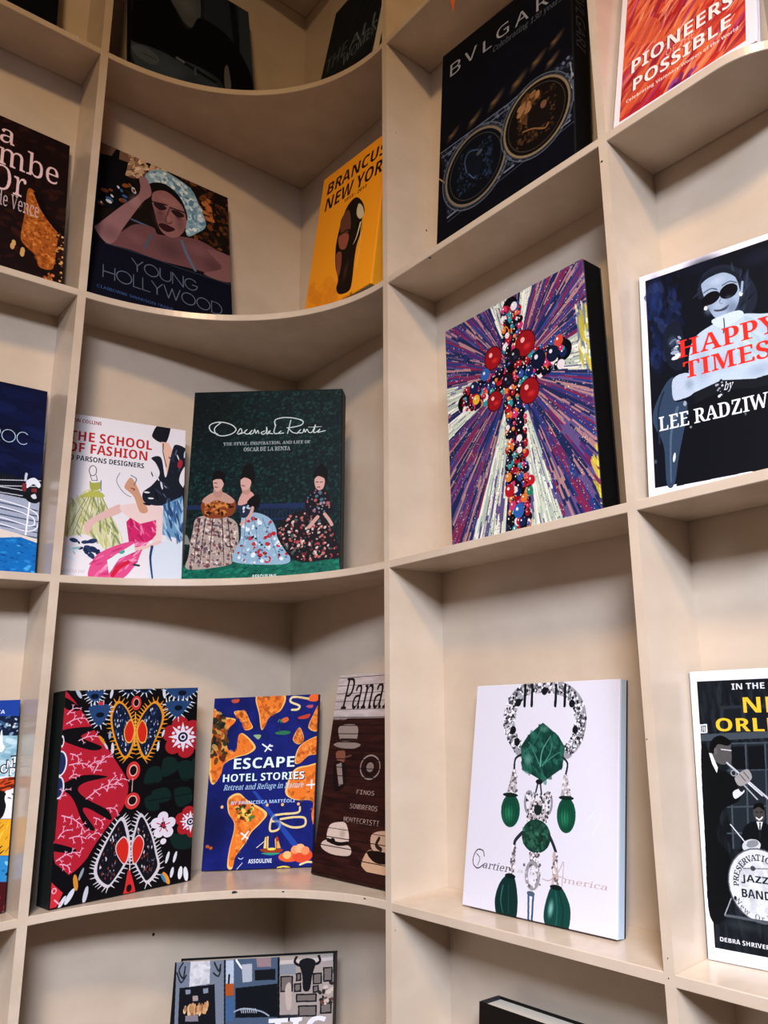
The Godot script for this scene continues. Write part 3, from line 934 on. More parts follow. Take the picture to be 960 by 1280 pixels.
func paint_bvlgari() -> ImageTexture:
	var c := Canvas.new(600, 839, "0b0c12", 17)
	c.dabs([0, 0, 1000, 0, 1000, 1000, 0, 1000], 120, 30, 2, 0, 90, ["0c0e16", "0a0b10"], 0.5)
	c.soft(116, 469, 86.0, 28.9, "5c4630", 0.8, -35)
	c.soft(93, 469, 33.3, 16.9, "8a6a48", 0.5, 0)
	c.soft(292, 468, 96.5, 33.2, "5c4630", 0.8, -35)
	c.soft(270, 468, 37.3, 19.4, "8a6a48", 0.5, 0)
	c.soft(460, 449, 104.1, 36.6, "5c4630", 0.8, -35)
	c.soft(439, 449, 40.3, 21.4, "8a6a48", 0.5, 0)
	c.soft(627, 436, 110.6, 39.8, "5c4630", 0.8, -35)
	c.soft(607, 436, 42.8, 23.3, "8a6a48", 0.5, 0)
	c.soft(767, 399, 96.5, 35.3, "5c4630", 0.8, -35)
	c.soft(747, 399, 37.3, 20.6, "8a6a48", 0.5, 0)
	c.soft(866, 449, 82.4, 30.6, "5c4630", 0.8, -35)
	c.soft(848, 449, 31.9, 17.9, "8a6a48", 0.5, 0)
	c.soft(895, 365, 83.3, 31.0, "5c4630", 0.8, -35)
	c.soft(876, 365, 32.2, 18.1, "8a6a48", 0.5, 0)
	c.poly([11, 530, 548, 508, 717, 493, 997, 481, 1006, 773, 87, 881], "12151d")
	c.dabs([17, 539, 548, 515, 717, 499, 994, 486, 1003, 768, 93, 875], 1100, 8.3, 1.2, 0, 90, ["2c3340", "4a5466", "1c212c", "0d1016", "5c6678", "343c4c"], 0.9)
	c.line([11, 525, 556, 510], 7.6, "5c6474")
	c.line([556, 510, 724, 491], 7.3, "5c6474")
	c.line([24, 552, 563, 531], 7.5, "5c6474")
	c.line([87, 871, 167, 862], 10.8, "6c7484")
	c.line([201, 859, 279, 850], 10.6, "6c7484")
	c.line([312, 847, 387, 838], 10.3, "6c7484")
	c.line([419, 835, 493, 827], 10.1, "6c7484")
	c.line([524, 823, 595, 816], 9.9, "6c7484")
	c.line([625, 812, 694, 805], 9.7, "6c7484")
	c.line([723, 802, 791, 794], 9.5, "6c7484")
	c.line([819, 791, 885, 784], 9.3, "6c7484")
	c.line([912, 781, 976, 774], 9.1, "6c7484")
	c.line([91, 893, 1002, 788], 5.2, "3a4250")
	c.pen([983, 515, 993, 583, 973, 599, 995, 641], 6.8, "8a8e96")
	c.pen([6, 651, 44, 680, 70, 700], 8.2, "9a7a52")
	c.ell(302, 705, 250.8, 250.8, "2c3038")
	c.ell(302, 705, 226.0, 226.0, "0b0e14")
	c.dabs([166, 607, 438, 607, 438, 802, 166, 802], 260, 7, 1.6, 40, 90, ["1c2838", "10161f", "26344a", "0a0c10"], 0.8)
	c.ring(302, 705, 233.1, 233.1, 15.9, "6e6350")
	c.ring(302, 705, 261.4, 261.4, 8.8, "4c525c")
	c.ring(302, 705, 201.3, 201.3, 5.3, "3a3630")
	c.ell(750, 658, 239.5, 239.5, "2c3038")
	c.ell(750, 658, 217.6, 217.6, "120e0c")
	c.dabs([617, 563, 882, 563, 882, 753, 617, 753], 260, 7, 1.6, 40, 90, ["2c1e14", "3e2a18", "140f0c", "4c3420"], 0.8)
	c.ring(750, 658, 223.9, 223.9, 14.1, "7c6c50")
	c.ring(750, 658, 248.9, 248.9, 7.8, "4c525c")
	c.ring(750, 658, 195.7, 195.7, 4.7, "3a3630")
	c.curve([647, 640, 634, 570, 676, 533, 744, 537, 784, 574, 730, 586, 689, 622, 702, 673], "5a3c22")
	c.dabs([641, 637, 631, 569, 678, 530, 751, 541, 778, 571, 723, 583, 686, 621, 699, 672], 60, 12.9, 1.5, -50, 30, ["7a5432", "4a3018", "8c6440"])
	c.curve([703, 628, 757, 598, 836, 625, 848, 675, 815, 713, 729, 711, 689, 676], "15100e")
	c.pen([661, 691, 729, 704, 808, 735, 834, 722], 9.6, "7a5432")
	c.ell(803, 623, 21.7, 24.9, "6a4838", 0)
	c.curve([218, 609, 289, 609, 351, 663, 360, 732, 301, 755, 238, 712], "0e141c")
	c.pen([238, 712, 220, 648, 258, 616, 328, 635], 9.5, "32445c")
	c.ell(336, 650, 24.8, 13.3, "40444c", -20)
	c.pen([254, 723, 293, 757, 308, 753], 7.7, "40566e")
	c.text("B", "sans", 75, 86, 165, 151, "8c8e94")
	c.text("V", "sans", 199, 86, 302, 146, "8c8e94")
	c.text("L", "sans", 352, 100, 422, 157, "8c8e94")
	c.text("G", "sans", 459, 89, 557, 149, "8c8e94")
	c.text("A", "sans", 602, 95, 704, 155, "8c8e94")
	c.text("R", "sans", 760, 98, 849, 159, "8c8e94")
	c.text("I", "sans", 918, 103, 932, 160, "8c8e94")
	c.text("Celebrating 130 years", "serif", 427, 166, 928, 204, "50555f", 0.25)
	c.grain(0.05)
	return c.done()

func paint_pioneers() -> ImageTexture:
	var c := Canvas.new(520, 862, "d9d6db", 18)
	c.poly([48, -10, 934, -10, 934, 965, 48, 965], "b83a2a")
	var area := [48, -10, 934, -10, 934, 965, 48, 965]
	c.dabs(area, 160, 60, 2.2, -40, 40, ["d8643a", "a01e26", "8a1828", "c8482e", "e08048"], 0.5)
	c.dabs(area, 340, 16, 7, -48, 22, ["e08a54", "9a1a28", "7a1634", "cc5634", "d86a44", "b02a2c", "f0a478"], 0.55)
	c.dabs(area, 90, 9, 9, -52, 14, ["c85c8c", "a83c74", "f0b494", "e8c0b0", "6a1030"], 0.6)
	c.curve([116, 497, 198, 458, 328, 538, 320, 633, 210, 616, 105, 542], "d0623c", 0.6)
	c.curve([62, 835, 194, 764, 330, 791, 271, 893, 98, 927], "c8552f", 0.5)
	c.dabs([402, 927, 528, 941, 600, 940, 577, 964, 430, 966], 16, 15.9, 3, -40, 30, ["5a1c5c", "2c1028", "8a3a8c"], 0.8)
	c.text("PIONEERS", "sansbold", 115, 668, 846, 741, "4a0c1a")
	c.text("POSSIBLE", "sansbold", 135, 778, 835, 845, "4a0c1a")
	c.text("PIONEERS", "sansbold", 122, 667, 852, 740, "e6dedc")
	c.text("POSSIBLE", "sansbold", 142, 777, 841, 844, "e6dedc")
	c.text("OF THE", "sans", 390, 740, 596, 773, "d8a090")
	c.text("Celebrating Visionary Women of the World", "sansbold", 94, 868, 887, 891, "e4d2ca")
	c.poly([-5, -5, 48, -5, 48, 1005, -5, 1005], "d9d6db")
	c.poly([934, -5, 1005, -5, 1005, 1005, 934, 1005], "d9d6db")
	c.poly([-5, 965, 1005, 965, 1005, 1005, -5, 1005], "d9d6db")
	c.grain(0.04)
	return c.done()

func paint_cross() -> ImageTexture:
	var c := Canvas.new(640, 779, "5c4c7c", 19)
	var at := Vector2(520 * c.w, 338 * c.h) / 1000.0
	var dark := ["4a2a62", "1e3a78", "7a2448", "14203c", "b8763c", "2a5a98", "5c2c68", "a87c7c", "1a2850", "20264e", "5a2c50", "b8a8c0", "183060", "7a2048"]
	var pale := ["c8d0b8", "e0e2d4", "a8b8a8", "d8d49c", "8ab0b4", "eef0e8", "b8bc70"]
	var bright := [[-102, 9], [-75, 5], [5, 12], [179, 9], [161, 5], [106, 8], [80, 8]]
	for k in 3400:
		var a := c.rng.randf_range(-180.0, 180.0)
		var light := false
		for b in bright:
			if absf(wrapf(a - b[0], -180.0, 180.0)) < b[1]:
				light = true
		var set_: Array = pale if light else dark
		var lane: int = int(floor((a + 180.0) / 5.0))
		var hex: String = set_[(lane * 7 + c.rng.randi() % 3) % set_.size()]
		var from := c.rng.randf_range(20.0, 560.0)
		var to := from + c.rng.randf_range(30.0, 150.0)
		var d := Vector2.from_angle(deg_to_rad(a))
		c.stroke(PackedVector2Array([at + d * from, at + d * to]), 2.0 + from * 0.012, 2.5 + to * 0.014, Color(hex))
	for k in 9000:
		var a := c.rng.randf_range(-180.0, 180.0)
		var lane := floorf((a + 180.0) / 5.0)
		if int(lane) % 3 == 1:
			continue
		var r := sqrt(c.rng.randf()) * 560.0 + 40.0
		var p := at + Vector2.from_angle(deg_to_rad(a)) * r
		var hex: String = (dark if c.rng.randf() < 0.66 else pale)[c.rng.randi() % 7]
		c.disc(p, c.rng.randf_range(0.8, 2.2), c.rng.randf_range(0.8, 2.2), 0.0, Color(hex))
	c.dabs([942, 198, 1014, 202, 1005, 471, 945, 436], 60, 7.4, 7, 85, 14, ["c8b438", "e8e8c0", "a8a040", "5a6a90"], 0.8)
	c.dabs([976, 781, 1018, 772, 1012, 985, 995, 964], 24, 8.1, 5, 60, 14, ["c8b438", "d8c850"], 0.8)
	var gem := ["0c0c14", "14204a", "a01420", "0a0a10", "c03060", "101018", "d8d0d0", "1c1430", "2a8a90", "d07030", "180c14", "8a1020", "2a4a90"]
	for s in [[Vector2(515, 47), Vector2(520, 338), 150, 58], [Vector2(520, 338), Vector2(498, 1001), 360, 60], [Vector2(136, 384), Vector2(519, 348), 120, 50], [Vector2(519, 348), Vector2(846, 338), 130, 56]]:
		var p0: Vector2 = s[0]
		var p1: Vector2 = s[1]
		var across := (p1 - p0).orthogonal().normalized()
		c.line([p0.x, p0.y, p1.x, p1.y], s[3] * 1.9, gem[3])
		for k in int(s[2]):
			var q: Vector2 = p0.lerp(p1, c.rng.randf()) + across * c.rng.randf_range(-1.1, 1.1) * s[3]
			var r := c.rng.randf_range(9.0, 24.0)
			c.ell(q.x, q.y, r, r, gem[c.rng.randi() % gem.size()])
			c.ell(q.x - r * 0.3, q.y - r * 0.3, r * 0.22, r * 0.22, pale[5])
	c.ell(372, 238, 64.8, 64.8, "3a060a")
	c.ell(372, 238, 59.2, 59.2, "8c121a")
	c.ell(356, 221, 13.1, 12.5, "e8a8a0", 20)
	c.soft(383, 251, 35.4, 20.7, "d83830", 0.7, 0)
	c.ell(604, 238, 70.1, 70.1, "3a060a")
	c.ell(604, 238, 64.9, 64.9, "8c121a")
	c.ell(587, 219, 14.4, 14.3, "e8a8a0", 20)
	c.soft(615, 253, 38.7, 23.7, "d83830", 0.7, 0)
	c.ell(371, 431, 55.9, 55.9, "3a060a")
	c.ell(371, 431, 50.5, 50.5, "8c121a")
	c.ell(357, 417, 11.2, 10.7, "e8a8a0", 20)
	c.soft(380, 442, 30.2, 17.7, "d83830", 0.7, 0)
	c.ell(613, 446, 67.8, 67.8, "3a060a")
	c.ell(613, 446, 62.8, 62.8, "8c121a")
	c.ell(596, 428, 13.9, 13.9, "e8a8a0", 20)
	c.soft(624, 460, 37.5, 23.0, "d83830", 0.7, 0)
	c.ell(526, 271, 40.2, 40.2, "3a060a")
	c.ell(526, 271, 35.0, 35.0, "14141e")
	c.ell(517, 261, 7.7, 7.6, "a8b0c0", 20)
	c.soft(532, 279, 20.9, 12.6, "2a3a6a", 0.7, 0)
	c.ell(467, 366, 40.5, 40.5, "3a060a")
	c.ell(467, 366, 35.2, 35.2, "14141e")
	c.ell(457, 356, 7.8, 7.6, "a8b0c0", 20)
	c.soft(473, 374, 21.1, 12.6, "2a3a6a", 0.7, 0)
	c.ell(684, 332, 49.1, 49.1, "10142c")
	c.ell(671, 318, 12.4, 12.4, "d8d8e0")
	c.ell(778, 334, 41.2, 41.2, "101a30")
	c.ell(767, 321, 10.4, 10.4, "d8d8e0")
	c.ell(825, 392, 24.7, 24.7, "d8d0d0")
	c.ell(819, 385, 6.2, 6.2, "d8d8e0")
	c.ell(821, 291, 28.2, 28.2, "c04030")
	c.ell(813, 282, 7.1, 7.1, "d8d8e0")
	c.ell(498, 924, 35.7, 35.7, "2a5aa0")
	c.ell(488, 915, 9.0, 9.0, "d8d8e0")
	c.ell(591, 814, 25.4, 25.4, "b01820")
	c.ell(584, 807, 6.4, 6.4, "d8d8e0")
	c.ell(444, 832, 33.4, 33.4, "a81820")
	c.ell(435, 823, 8.4, 8.4, "d8d8e0")
	c.ell(440, 776, 23.6, 23.6, "d07a30")
	c.ell(434, 770, 5.9, 5.9, "d8d8e0")
	c.ell(233, 391, 26.6, 26.6, "d8a830")
	c.ell(226, 384, 6.7, 6.7, "d8d8e0")
	c.ell(310, 297, 33.8, 33.8, "2a5a9a")
	c.ell(301, 288, 8.5, 8.5, "d8d8e0")
	c.ell(579, 856, 22.2, 22.2, "1c7a58")
	c.ell(573, 850, 5.6, 5.6, "d8d8e0")
	c.ell(219, 333, 34.6, 34.6, "14204a")
	c.ell(209, 324, 8.7, 8.7, "d8d8e0")
	c.grain(0.03)
	return c.done()

func paint_happy() -> ImageTexture:
	var c := Canvas.new(520, 684, "d8d6de", 20)
	c.poly([38, 30, 962, 30, 962, 960, 38, 960], "0c0f17")
	c.soft(90, 141, 77.9, 211.9, "1c2c62", 0.8, 0)
	c.soft(169, 252, 87.5, 192.7, "1a2540", 0.7, 0)
	c.soft(88, 371, 50.2, 203.0, "18275a", 0.6, 0)
	c.soft(664, 92, 157.4, 74.7, "161c2a", 0.7, 0)
	c.soft(364, 44, 147.5, 78.3, "121624", 0.7, 0)
	c.dabs([52, 48, 232, 47, 229, 403, 47, 440], 90, 15.2, 2.4, 80, 40, ["1a2a58", "26345a", "0a0d14", "101830"], 0.5)
	c.curve([129, 302, 174, 263, 226, 296, 241, 406, 217, 486, 154, 463, 124, 379], "141a26")
	c.soft(174, 352, 36.9, 50.4, "3a4a64", 0.8, 0)
	c.pen([161, 359, 192, 346, 201, 387, 171, 390], 9.8, "5a6478")
	c.dabs([181, 334, 216, 342, 226, 441, 185, 441], 12, 8.5, 2, 50, 60, ["8a98ac", "c8d0dc", "2a3448"])
	c.curve([337, 197, 339, 128, 378, 83, 466, 73, 552, 113, 611, 179, 635, 257, 606, 324, 540, 337, 453, 208], "191f2c")
	c.dabs([341, 178, 352, 121, 395, 88, 476, 86, 551, 120, 610, 188, 622, 272, 563, 323], 60, 5.8, 7, -60, 40, ["0d1119", "2a3444", "202836"], 0.8)
	c.curve([357, 121, 440, 104, 517, 128, 548, 197, 539, 264, 501, 305, 448, 315, 405, 294, 367, 214], "8fa1b6")
	c.soft(502, 279, 45.5, 61.3, "5a6a80", 0.7, 0)
	c.soft(437, 140, 59.3, 38.1, "b4c2d2", 0.5, 0)
	c.pen([362, 176, 402, 167, 433, 179], 6.2, "3a4454")
	c.pen([462, 169, 503, 161, 537, 176], 6.0, "3a4454")
	c.soft(380, 257, 35.4, 50.0, "6a7a90", 0.6, 0)
	c.curve([351, 131, 383, 95, 475, 94, 549, 142, 560, 200, 537, 153, 474, 112, 393, 115], "141a26")
	c.ell(398, 210, 49.8, 36.5, "0b0b11", -16)
	c.ell(493, 203, 48.5, 42.3, "0b0b11", -14)
	c.line([436, 203, 453, 204], 9.7, "0b0b11")
	c.pen([449, 226, 441, 242, 455, 249], 6.0, "66768a")
	c.curve([408, 266, 447, 272, 490, 262, 468, 281, 424, 278], "3c3e4e")
	c.ell(367, 248, 9.5, 12.5, "e2e8f0", 0)
	c.ell(554, 231, 9.1, 14.7, "e2e8f0", 0)
	c.line([567, 181, 558, 226], 11.8, "8a9cb2")
	c.curve([284, 378, 387, 331, 531, 319, 636, 341, 726, 373, 811, 502, 730, 588, 603, 633, 481, 588, 281, 612, 255, 494], "a9b9c9")
	c.soft(488, 246, 34.5, 49.4, "7a8ca2", 0.5, 0)
	c.soft(432, 251, 25.6, 32.3, "9fb0c4", 0.5, 0)
	c.soft(578, 483, 118.5, 140.0, "b8c6d4", 0.5, 0)
	c.soft(435, 506, 100.5, 71.0, "8e9fb2", 0.6, 0)
	c.soft(610, 571, 94.7, 57.1, "8494a8", 0.6, 0)
	c.soft(325, 500, 69.2, 144.1, "8494a8", 0.6, 0)
	c.soft(703, 476, 62.4, 137.9, "6a7c90", 0.7, 0)
	c.dabs([527, 351, 674, 379, 679, 506, 532, 509], 40, 15.1, 3, 60, 30, ["b8cccc", "98acb8", "88a8a8"], 0.4)
	c.curve([404, 306, 533, 300, 553, 332, 452, 356, 401, 329], "b9c7d6")
	c.line([456, 316, 457, 353, 448, 379], 5.9, "26303e")
	c.poly([271, 601, 418, 577, 585, 605, 729, 597, 734, 633, 602, 644, 425, 617, 278, 648], "13151b")
	c.poly([267, 649, 424, 621, 601, 648, 744, 635, 717, 1002, 525, 965, 152, 969, 187, 800], "0b0d12")
	c.dabs([391, 574, 423, 576, 422, 648, 395, 642], 26, 5.5, 1, 0, 90, ["c8ccd6", "20242c", "8a909c"])
	c.curve([43, 666, 113, 544, 174, 514, 167, 615, 236, 643, 174, 851, 142, 959, 103, 953, 96, 794], "2b3b50")
	c.pen([182, 646, 139, 756, 126, 948], 16.4, "45586e", 7.0)
	c.pen([111, 567, 77, 644, 74, 781], 9.6, "1a2432")
	c.curve([165, 522, 233, 506, 283, 537, 271, 601, 201, 615, 162, 605], "a6b4c4")
	c.soft(252, 559, 35.0, 47.9, "7a8a9c", 0.7, 0)
	c.ell(150, 851, 6.9, 25.2, "c8d0da", 10)
	c.ell(223, 637, 9.3, 14.2, "8a94a2", 0)
	c.ell(246, 741, 6.8, 6.9, "6a7482", 0)
	c.ell(524, 737, 5.2, 8.9, "4a525e", 0)
	c.ell(48, 853, 8.3, 11.6, "3a424e", 0)
	c.text("HAPPY", "serifbold", 203, 359, 729, 436, "d02a20")
	c.text("TIMES", "serifbold", 225, 459, 672, 533, "d02a20")
	c.text("by", "serif", 422, 587, 466, 632, "e0e4ea", 0.3)
	c.text("LEE RADZIWILL", "serifbold", 76, 670, 781, 729, "dfe3ea")
	c.grain(0.05)
	return c.done()

func paint_cartier() -> ImageTexture:
	var c := Canvas.new(600, 670, "d2d1db", 21)
	c.pen([356, 301, 290, 240, 268, 170, 286, 88, 366, 33, 507, 18, 651, 38, 740, 96, 767, 171, 742, 255, 683, 307], 66.8, "8c8c92")
	c.dabs([332, 304, 268, 250, 250, 169, 271, 67, 349, 22, 505, 0, 664, 17, 746, 77, 778, 171, 754, 273, 686, 316, 659, 279, 696, 228, 703, 143, 661, 94, 512, 102, 356, 109, 335, 170, 359, 239, 370, 279], 10, 6.8, 1, 0, 90, ["2c2c32", "d8d8de", "16161a", "a0a0a8", "4a4a52", "e6e6ec"])
	c.dabs([388, 287, 323, 227, 256, 253, 323, 314], 150, 6.7, 1, 0, 90, ["2c2c32", "d8d8de", "16161a", "a0a0a8", "4a4a52", "e6e6ec"])
	c.dabs([329, 237, 309, 166, 228, 173, 249, 244], 150, 6.9, 1, 0, 90, ["2c2c32", "d8d8de", "16161a", "a0a0a8", "4a4a52", "e6e6ec"])
	c.dabs([309, 174, 326, 93, 245, 82, 227, 165], 150, 6.9, 1, 0, 90, ["2c2c32", "d8d8de", "16161a", "a0a0a8", "4a4a52", "e6e6ec"])
	c.dabs([317, 106, 397, 51, 335, 15, 254, 70], 150, 6.9, 1, 0, 90, ["2c2c32", "d8d8de", "16161a", "a0a0a8", "4a4a52", "e6e6ec"])
	c.dabs([376, 58, 516, 43, 497, -7, 356, 8], 150, 6.6, 1, 0, 90, ["2c2c32", "d8d8de", "16161a", "a0a0a8", "4a4a52", "e6e6ec"])
	c.dabs([502, 42, 646, 62, 655, 14, 511, -7], 150, 6.3, 1, 0, 90, ["2c2c32", "d8d8de", "16161a", "a0a0a8", "4a4a52", "e6e6ec"])
	c.dabs([626, 55, 716, 112, 764, 79, 675, 21], 150, 6.1, 1, 0, 90, ["2c2c32", "d8d8de", "16161a", "a0a0a8", "4a4a52", "e6e6ec"])
	c.dabs([705, 100, 733, 176, 800, 167, 774, 91], 150, 5.9, 1, 0, 90, ["2c2c32", "d8d8de", "16161a", "a0a0a8", "4a4a52", "e6e6ec"])
	c.dabs([732, 166, 708, 250, 776, 260, 801, 177], 150, 5.8, 1, 0, 90, ["2c2c32", "d8d8de", "16161a", "a0a0a8", "4a4a52", "e6e6ec"])
	c.dabs([714, 241, 654, 293, 711, 320, 770, 269], 150, 5.9, 1, 0, 90, ["2c2c32", "d8d8de", "16161a", "a0a0a8", "4a4a52", "e6e6ec"])
	c.line([377, 10, 378, 105], 17.8, "12171b")
	c.line([428, 11, 429, 105], 17.5, "12171b")
	c.line([595, 16, 594, 108], 16.8, "12171b")
	c.line([657, 18, 656, 109], 16.5, "12171b")
	c.ell(516, 40, 20.0, 20.2, "101418", 0)
	c.ell(330, 89, 21.2, 20.6, "101418", 0)
	c.ell(304, 215, 21.1, 20.2, "101418", 0)
	c.ell(704, 100, 18.6, 19.3, "101418", 0)
	c.ell(731, 213, 18.3, 18.8, "101418", 0)
	c.ell(337, 269, 20.8, 19.9, "101418", 0)
	c.poly([514, 182, 622, 239, 665, 284, 657, 376, 534, 438, 383, 387, 366, 289, 414, 239], "113a2f")
	c.dabs([515, 190, 616, 243, 656, 286, 648, 373, 534, 431, 392, 383, 376, 290, 420, 243], 220, 10.5, 2.2, 50, 60, ["0c2a24", "1c5444", "17463a", "2a6a58", "0e3029"], 0.6)
	c.pen([508, 372, 518, 305, 573, 238], 9.0, "5a9a8a", 2.6)
	c.pen([522, 371, 571, 314, 583, 266], 6.3, "4a8a78", 2.5)
	c.pen([499, 363, 441, 287, 416, 268], 7.9, "3a7a68", 2.6)
	c.pen([529, 362, 615, 317, 643, 312], 6.2, "3a7a68", 2.5)
	c.pen([515, 190, 462, 268, 389, 317], 5.2, "2c6454")
	c.soft(422, 346, 43.2, 42.9, "7ab0a4", 0.6, 0)
	c.soft(527, 209, 45.2, 26.0, "5a9484", 0.6, 0)
	c.pen([371, 326, 331, 346, 327, 406], 12.1, "1a2226")
	c.poly([319, 392, 340, 391, 360, 502, 281, 500], "a29e9e")
	c.dabs([319, 392, 340, 391, 360, 502, 281, 500], 70, 6.3, 1, 0, 90, ["e0dce0", "5a5458", "c8c0c0"])
	c.ell(315, 571, 67.5, 79.4, "0f4632", 0)
	c.soft(302, 586, 54.1, 55.6, "2a8a60", 0.7, 0)
	c.pen([289, 512, 270, 574, 296, 633], 4.0, "0a3024")
	c.pen([299, 511, 292, 573, 308, 632], 3.9, "0a3024")
	c.pen([309, 511, 315, 571, 320, 631], 3.9, "0a3024")
	c.pen([319, 510, 337, 570, 332, 630], 3.9, "0a3024")
	c.pen([329, 510, 359, 569, 344, 630], 3.9, "0a3024")
	c.ell(309, 504, 54.4, 10.6, "0e201a", 0)
	c.pen([656, 330, 688, 357, 677, 408], 10.9, "1a2226")
	c.poly([665, 403, 688, 403, 719, 500, 650, 500], "a29e9e")
	c.dabs([665, 403, 688, 403, 719, 500, 650, 500], 70, 5.6, 1, 0, 90, ["e0dce0", "5a5458", "c8c0c0"])
	c.ell(690, 567, 59.3, 80.1, "0f4632", 0)
	c.soft(679, 582, 47.6, 56.0, "2a8a60", 0.7, 0)
	c.pen([669, 506, 651, 569, 672, 629], 3.6, "0a3024")
	c.pen([678, 506, 671, 568, 683, 628], 3.6, "0a3024")
	c.pen([687, 505, 690, 567, 693, 627], 3.5, "0a3024")
	c.pen([696, 505, 710, 565, 704, 626], 3.5, "0a3024")
	c.pen([705, 504, 729, 564, 714, 625], 3.5, "0a3024")
	c.ell(687, 498, 47.8, 9.9, "0e201a", 0)
	c.line([499, 439, 477, 515], 10.1, "1c2428")
	c.line([514, 442, 531, 519], 9.9, "1c2428")
	c.ell(506, 439, 23.8, 12.4, "141a1c", 0)
	c.ring(442, 528, 27.2, 49.5, 15.1, "86868c")
	c.ring(569, 526, 26.0, 48.4, 14.4, "86868c")
	c.poly([451, 523, 545, 518, 568, 603, 442, 606], "aaa4a6")
	c.dabs([421, 488, 590, 484, 574, 603, 439, 607], 170, 5.9, 1, 0, 90, ["e0dce0", "4a4448", "c8c0c0", "2c2c30"])
	c.ell(505, 557, 26.5, 24.3, "17241f", 0)
	c.ell(500, 665, 96.5, 76.4, "13352a", 0)
	c.dabs([414, 636, 487, 603, 575, 624, 587, 693, 510, 728, 423, 707], 140, 7.3, 1.8, 0, 90, ["2a5a46", "0e2a20", "3a7058", "1c4536"], 0.7)
	c.poly([458, 736, 528, 730, 522, 771, 470, 776], "9c9698")
	c.dabs([458, 736, 528, 730, 522, 771, 470, 776], 40, 5.8, 1, 0, 90, ["e0dce0", "4a4448"])
	c.ring(488, 824, 40.6, 55.8, 20.3, "8c8a8e")
	c.dabs([429, 787, 542, 776, 542, 870, 446, 881], 60, 5.8, 1, 0, 90, ["dcd8dc", "5a565a"])
	c.ring(488, 824, 23.2, 42.3, 4.4, "d2d1db")
	c.line([467, 896, 474, 1005], 11.8, "2c4a6c")
	c.line([499, 894, 496, 1006], 11.8, "2c4a6c")
	c.ell(482, 896, 26.0, 11.4, "46566a", 0)
	c.pen([404, 659, 361, 694, 355, 724], 17.8, "20262a")
	c.poly([345, 714, 366, 714, 364, 836, 328, 837], "a29e9e")
	c.dabs([345, 714, 366, 714, 364, 836, 328, 837], 70, 6.1, 1, 0, 90, ["dcd8dc", "5a5458"])
	c.curve([307, 844, 362, 838, 394, 913, 396, 990, 364, 1020, 273, 1020, 240, 958, 260, 889], "0b2a27")
	c.ell(338, 842, 36.6, 11.8, "0c1a18", 0)
	c.pen([291, 886, 281, 944, 301, 994], 10.1, "2c5c58", 3.8)
	c.pen([329, 877, 339, 989], 4.9, "164440")
	c.pen([592, 662, 615, 691, 632, 717], 16.6, "20262a")
	c.poly([615, 719, 637, 718, 661, 846, 615, 850], "a89e9c")
	c.dabs([615, 719, 637, 718, 661, 846, 615, 850], 80, 5.5, 1, 0, 90, ["e0d8d8", "5a5458", "c0a8a4"])
	c.curve([611, 855, 672, 850, 721, 898, 735, 945, 720, 1004, 654, 1021, 586, 1006, 571, 950], "113c36")
	c.ell(641, 854, 38.4, 11.2, "0c1a18", 0)
	c.soft(612, 937, 24.8, 55.1, "8ac4b8", 0.8, 10)
	c.pen([659, 865, 690, 935, 680, 1001], 6.7, "0b2a26")
	c.pen([639, 867, 653, 940, 647, 1006], 5.7, "1c5a50")
	c.pen([144, 778, 133, 756, 92, 755, 65, 785, 66, 818, 101, 833, 145, 813], 5.4, "3a3436")
	c.pen([85, 772, 113, 790, 99, 820], 4.0, "3a3436")
	c.text("artier", "serif", 136, 797, 324, 829, "4a4446", 0.35)
	c.text("and", "serif", 383, 805, 538, 823, "b4aeb0", 0.35)
	c.pen([553, 830, 602, 831, 655, 790, 683, 753, 677, 846], 4.6, "b29a96")
	c.pen([615, 819, 656, 811, 697, 815], 3.5, "b29a96")
	c.text("merica", "serif", 683, 808, 942, 832, "b29a96", 0.35)
	c.line([807, 590, 871, 534], 3.4, "dcdce4")  # two pale strokes: glare on the cover, painted into its print
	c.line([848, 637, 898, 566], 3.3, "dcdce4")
	c.grain(0.015)
	return c.done()

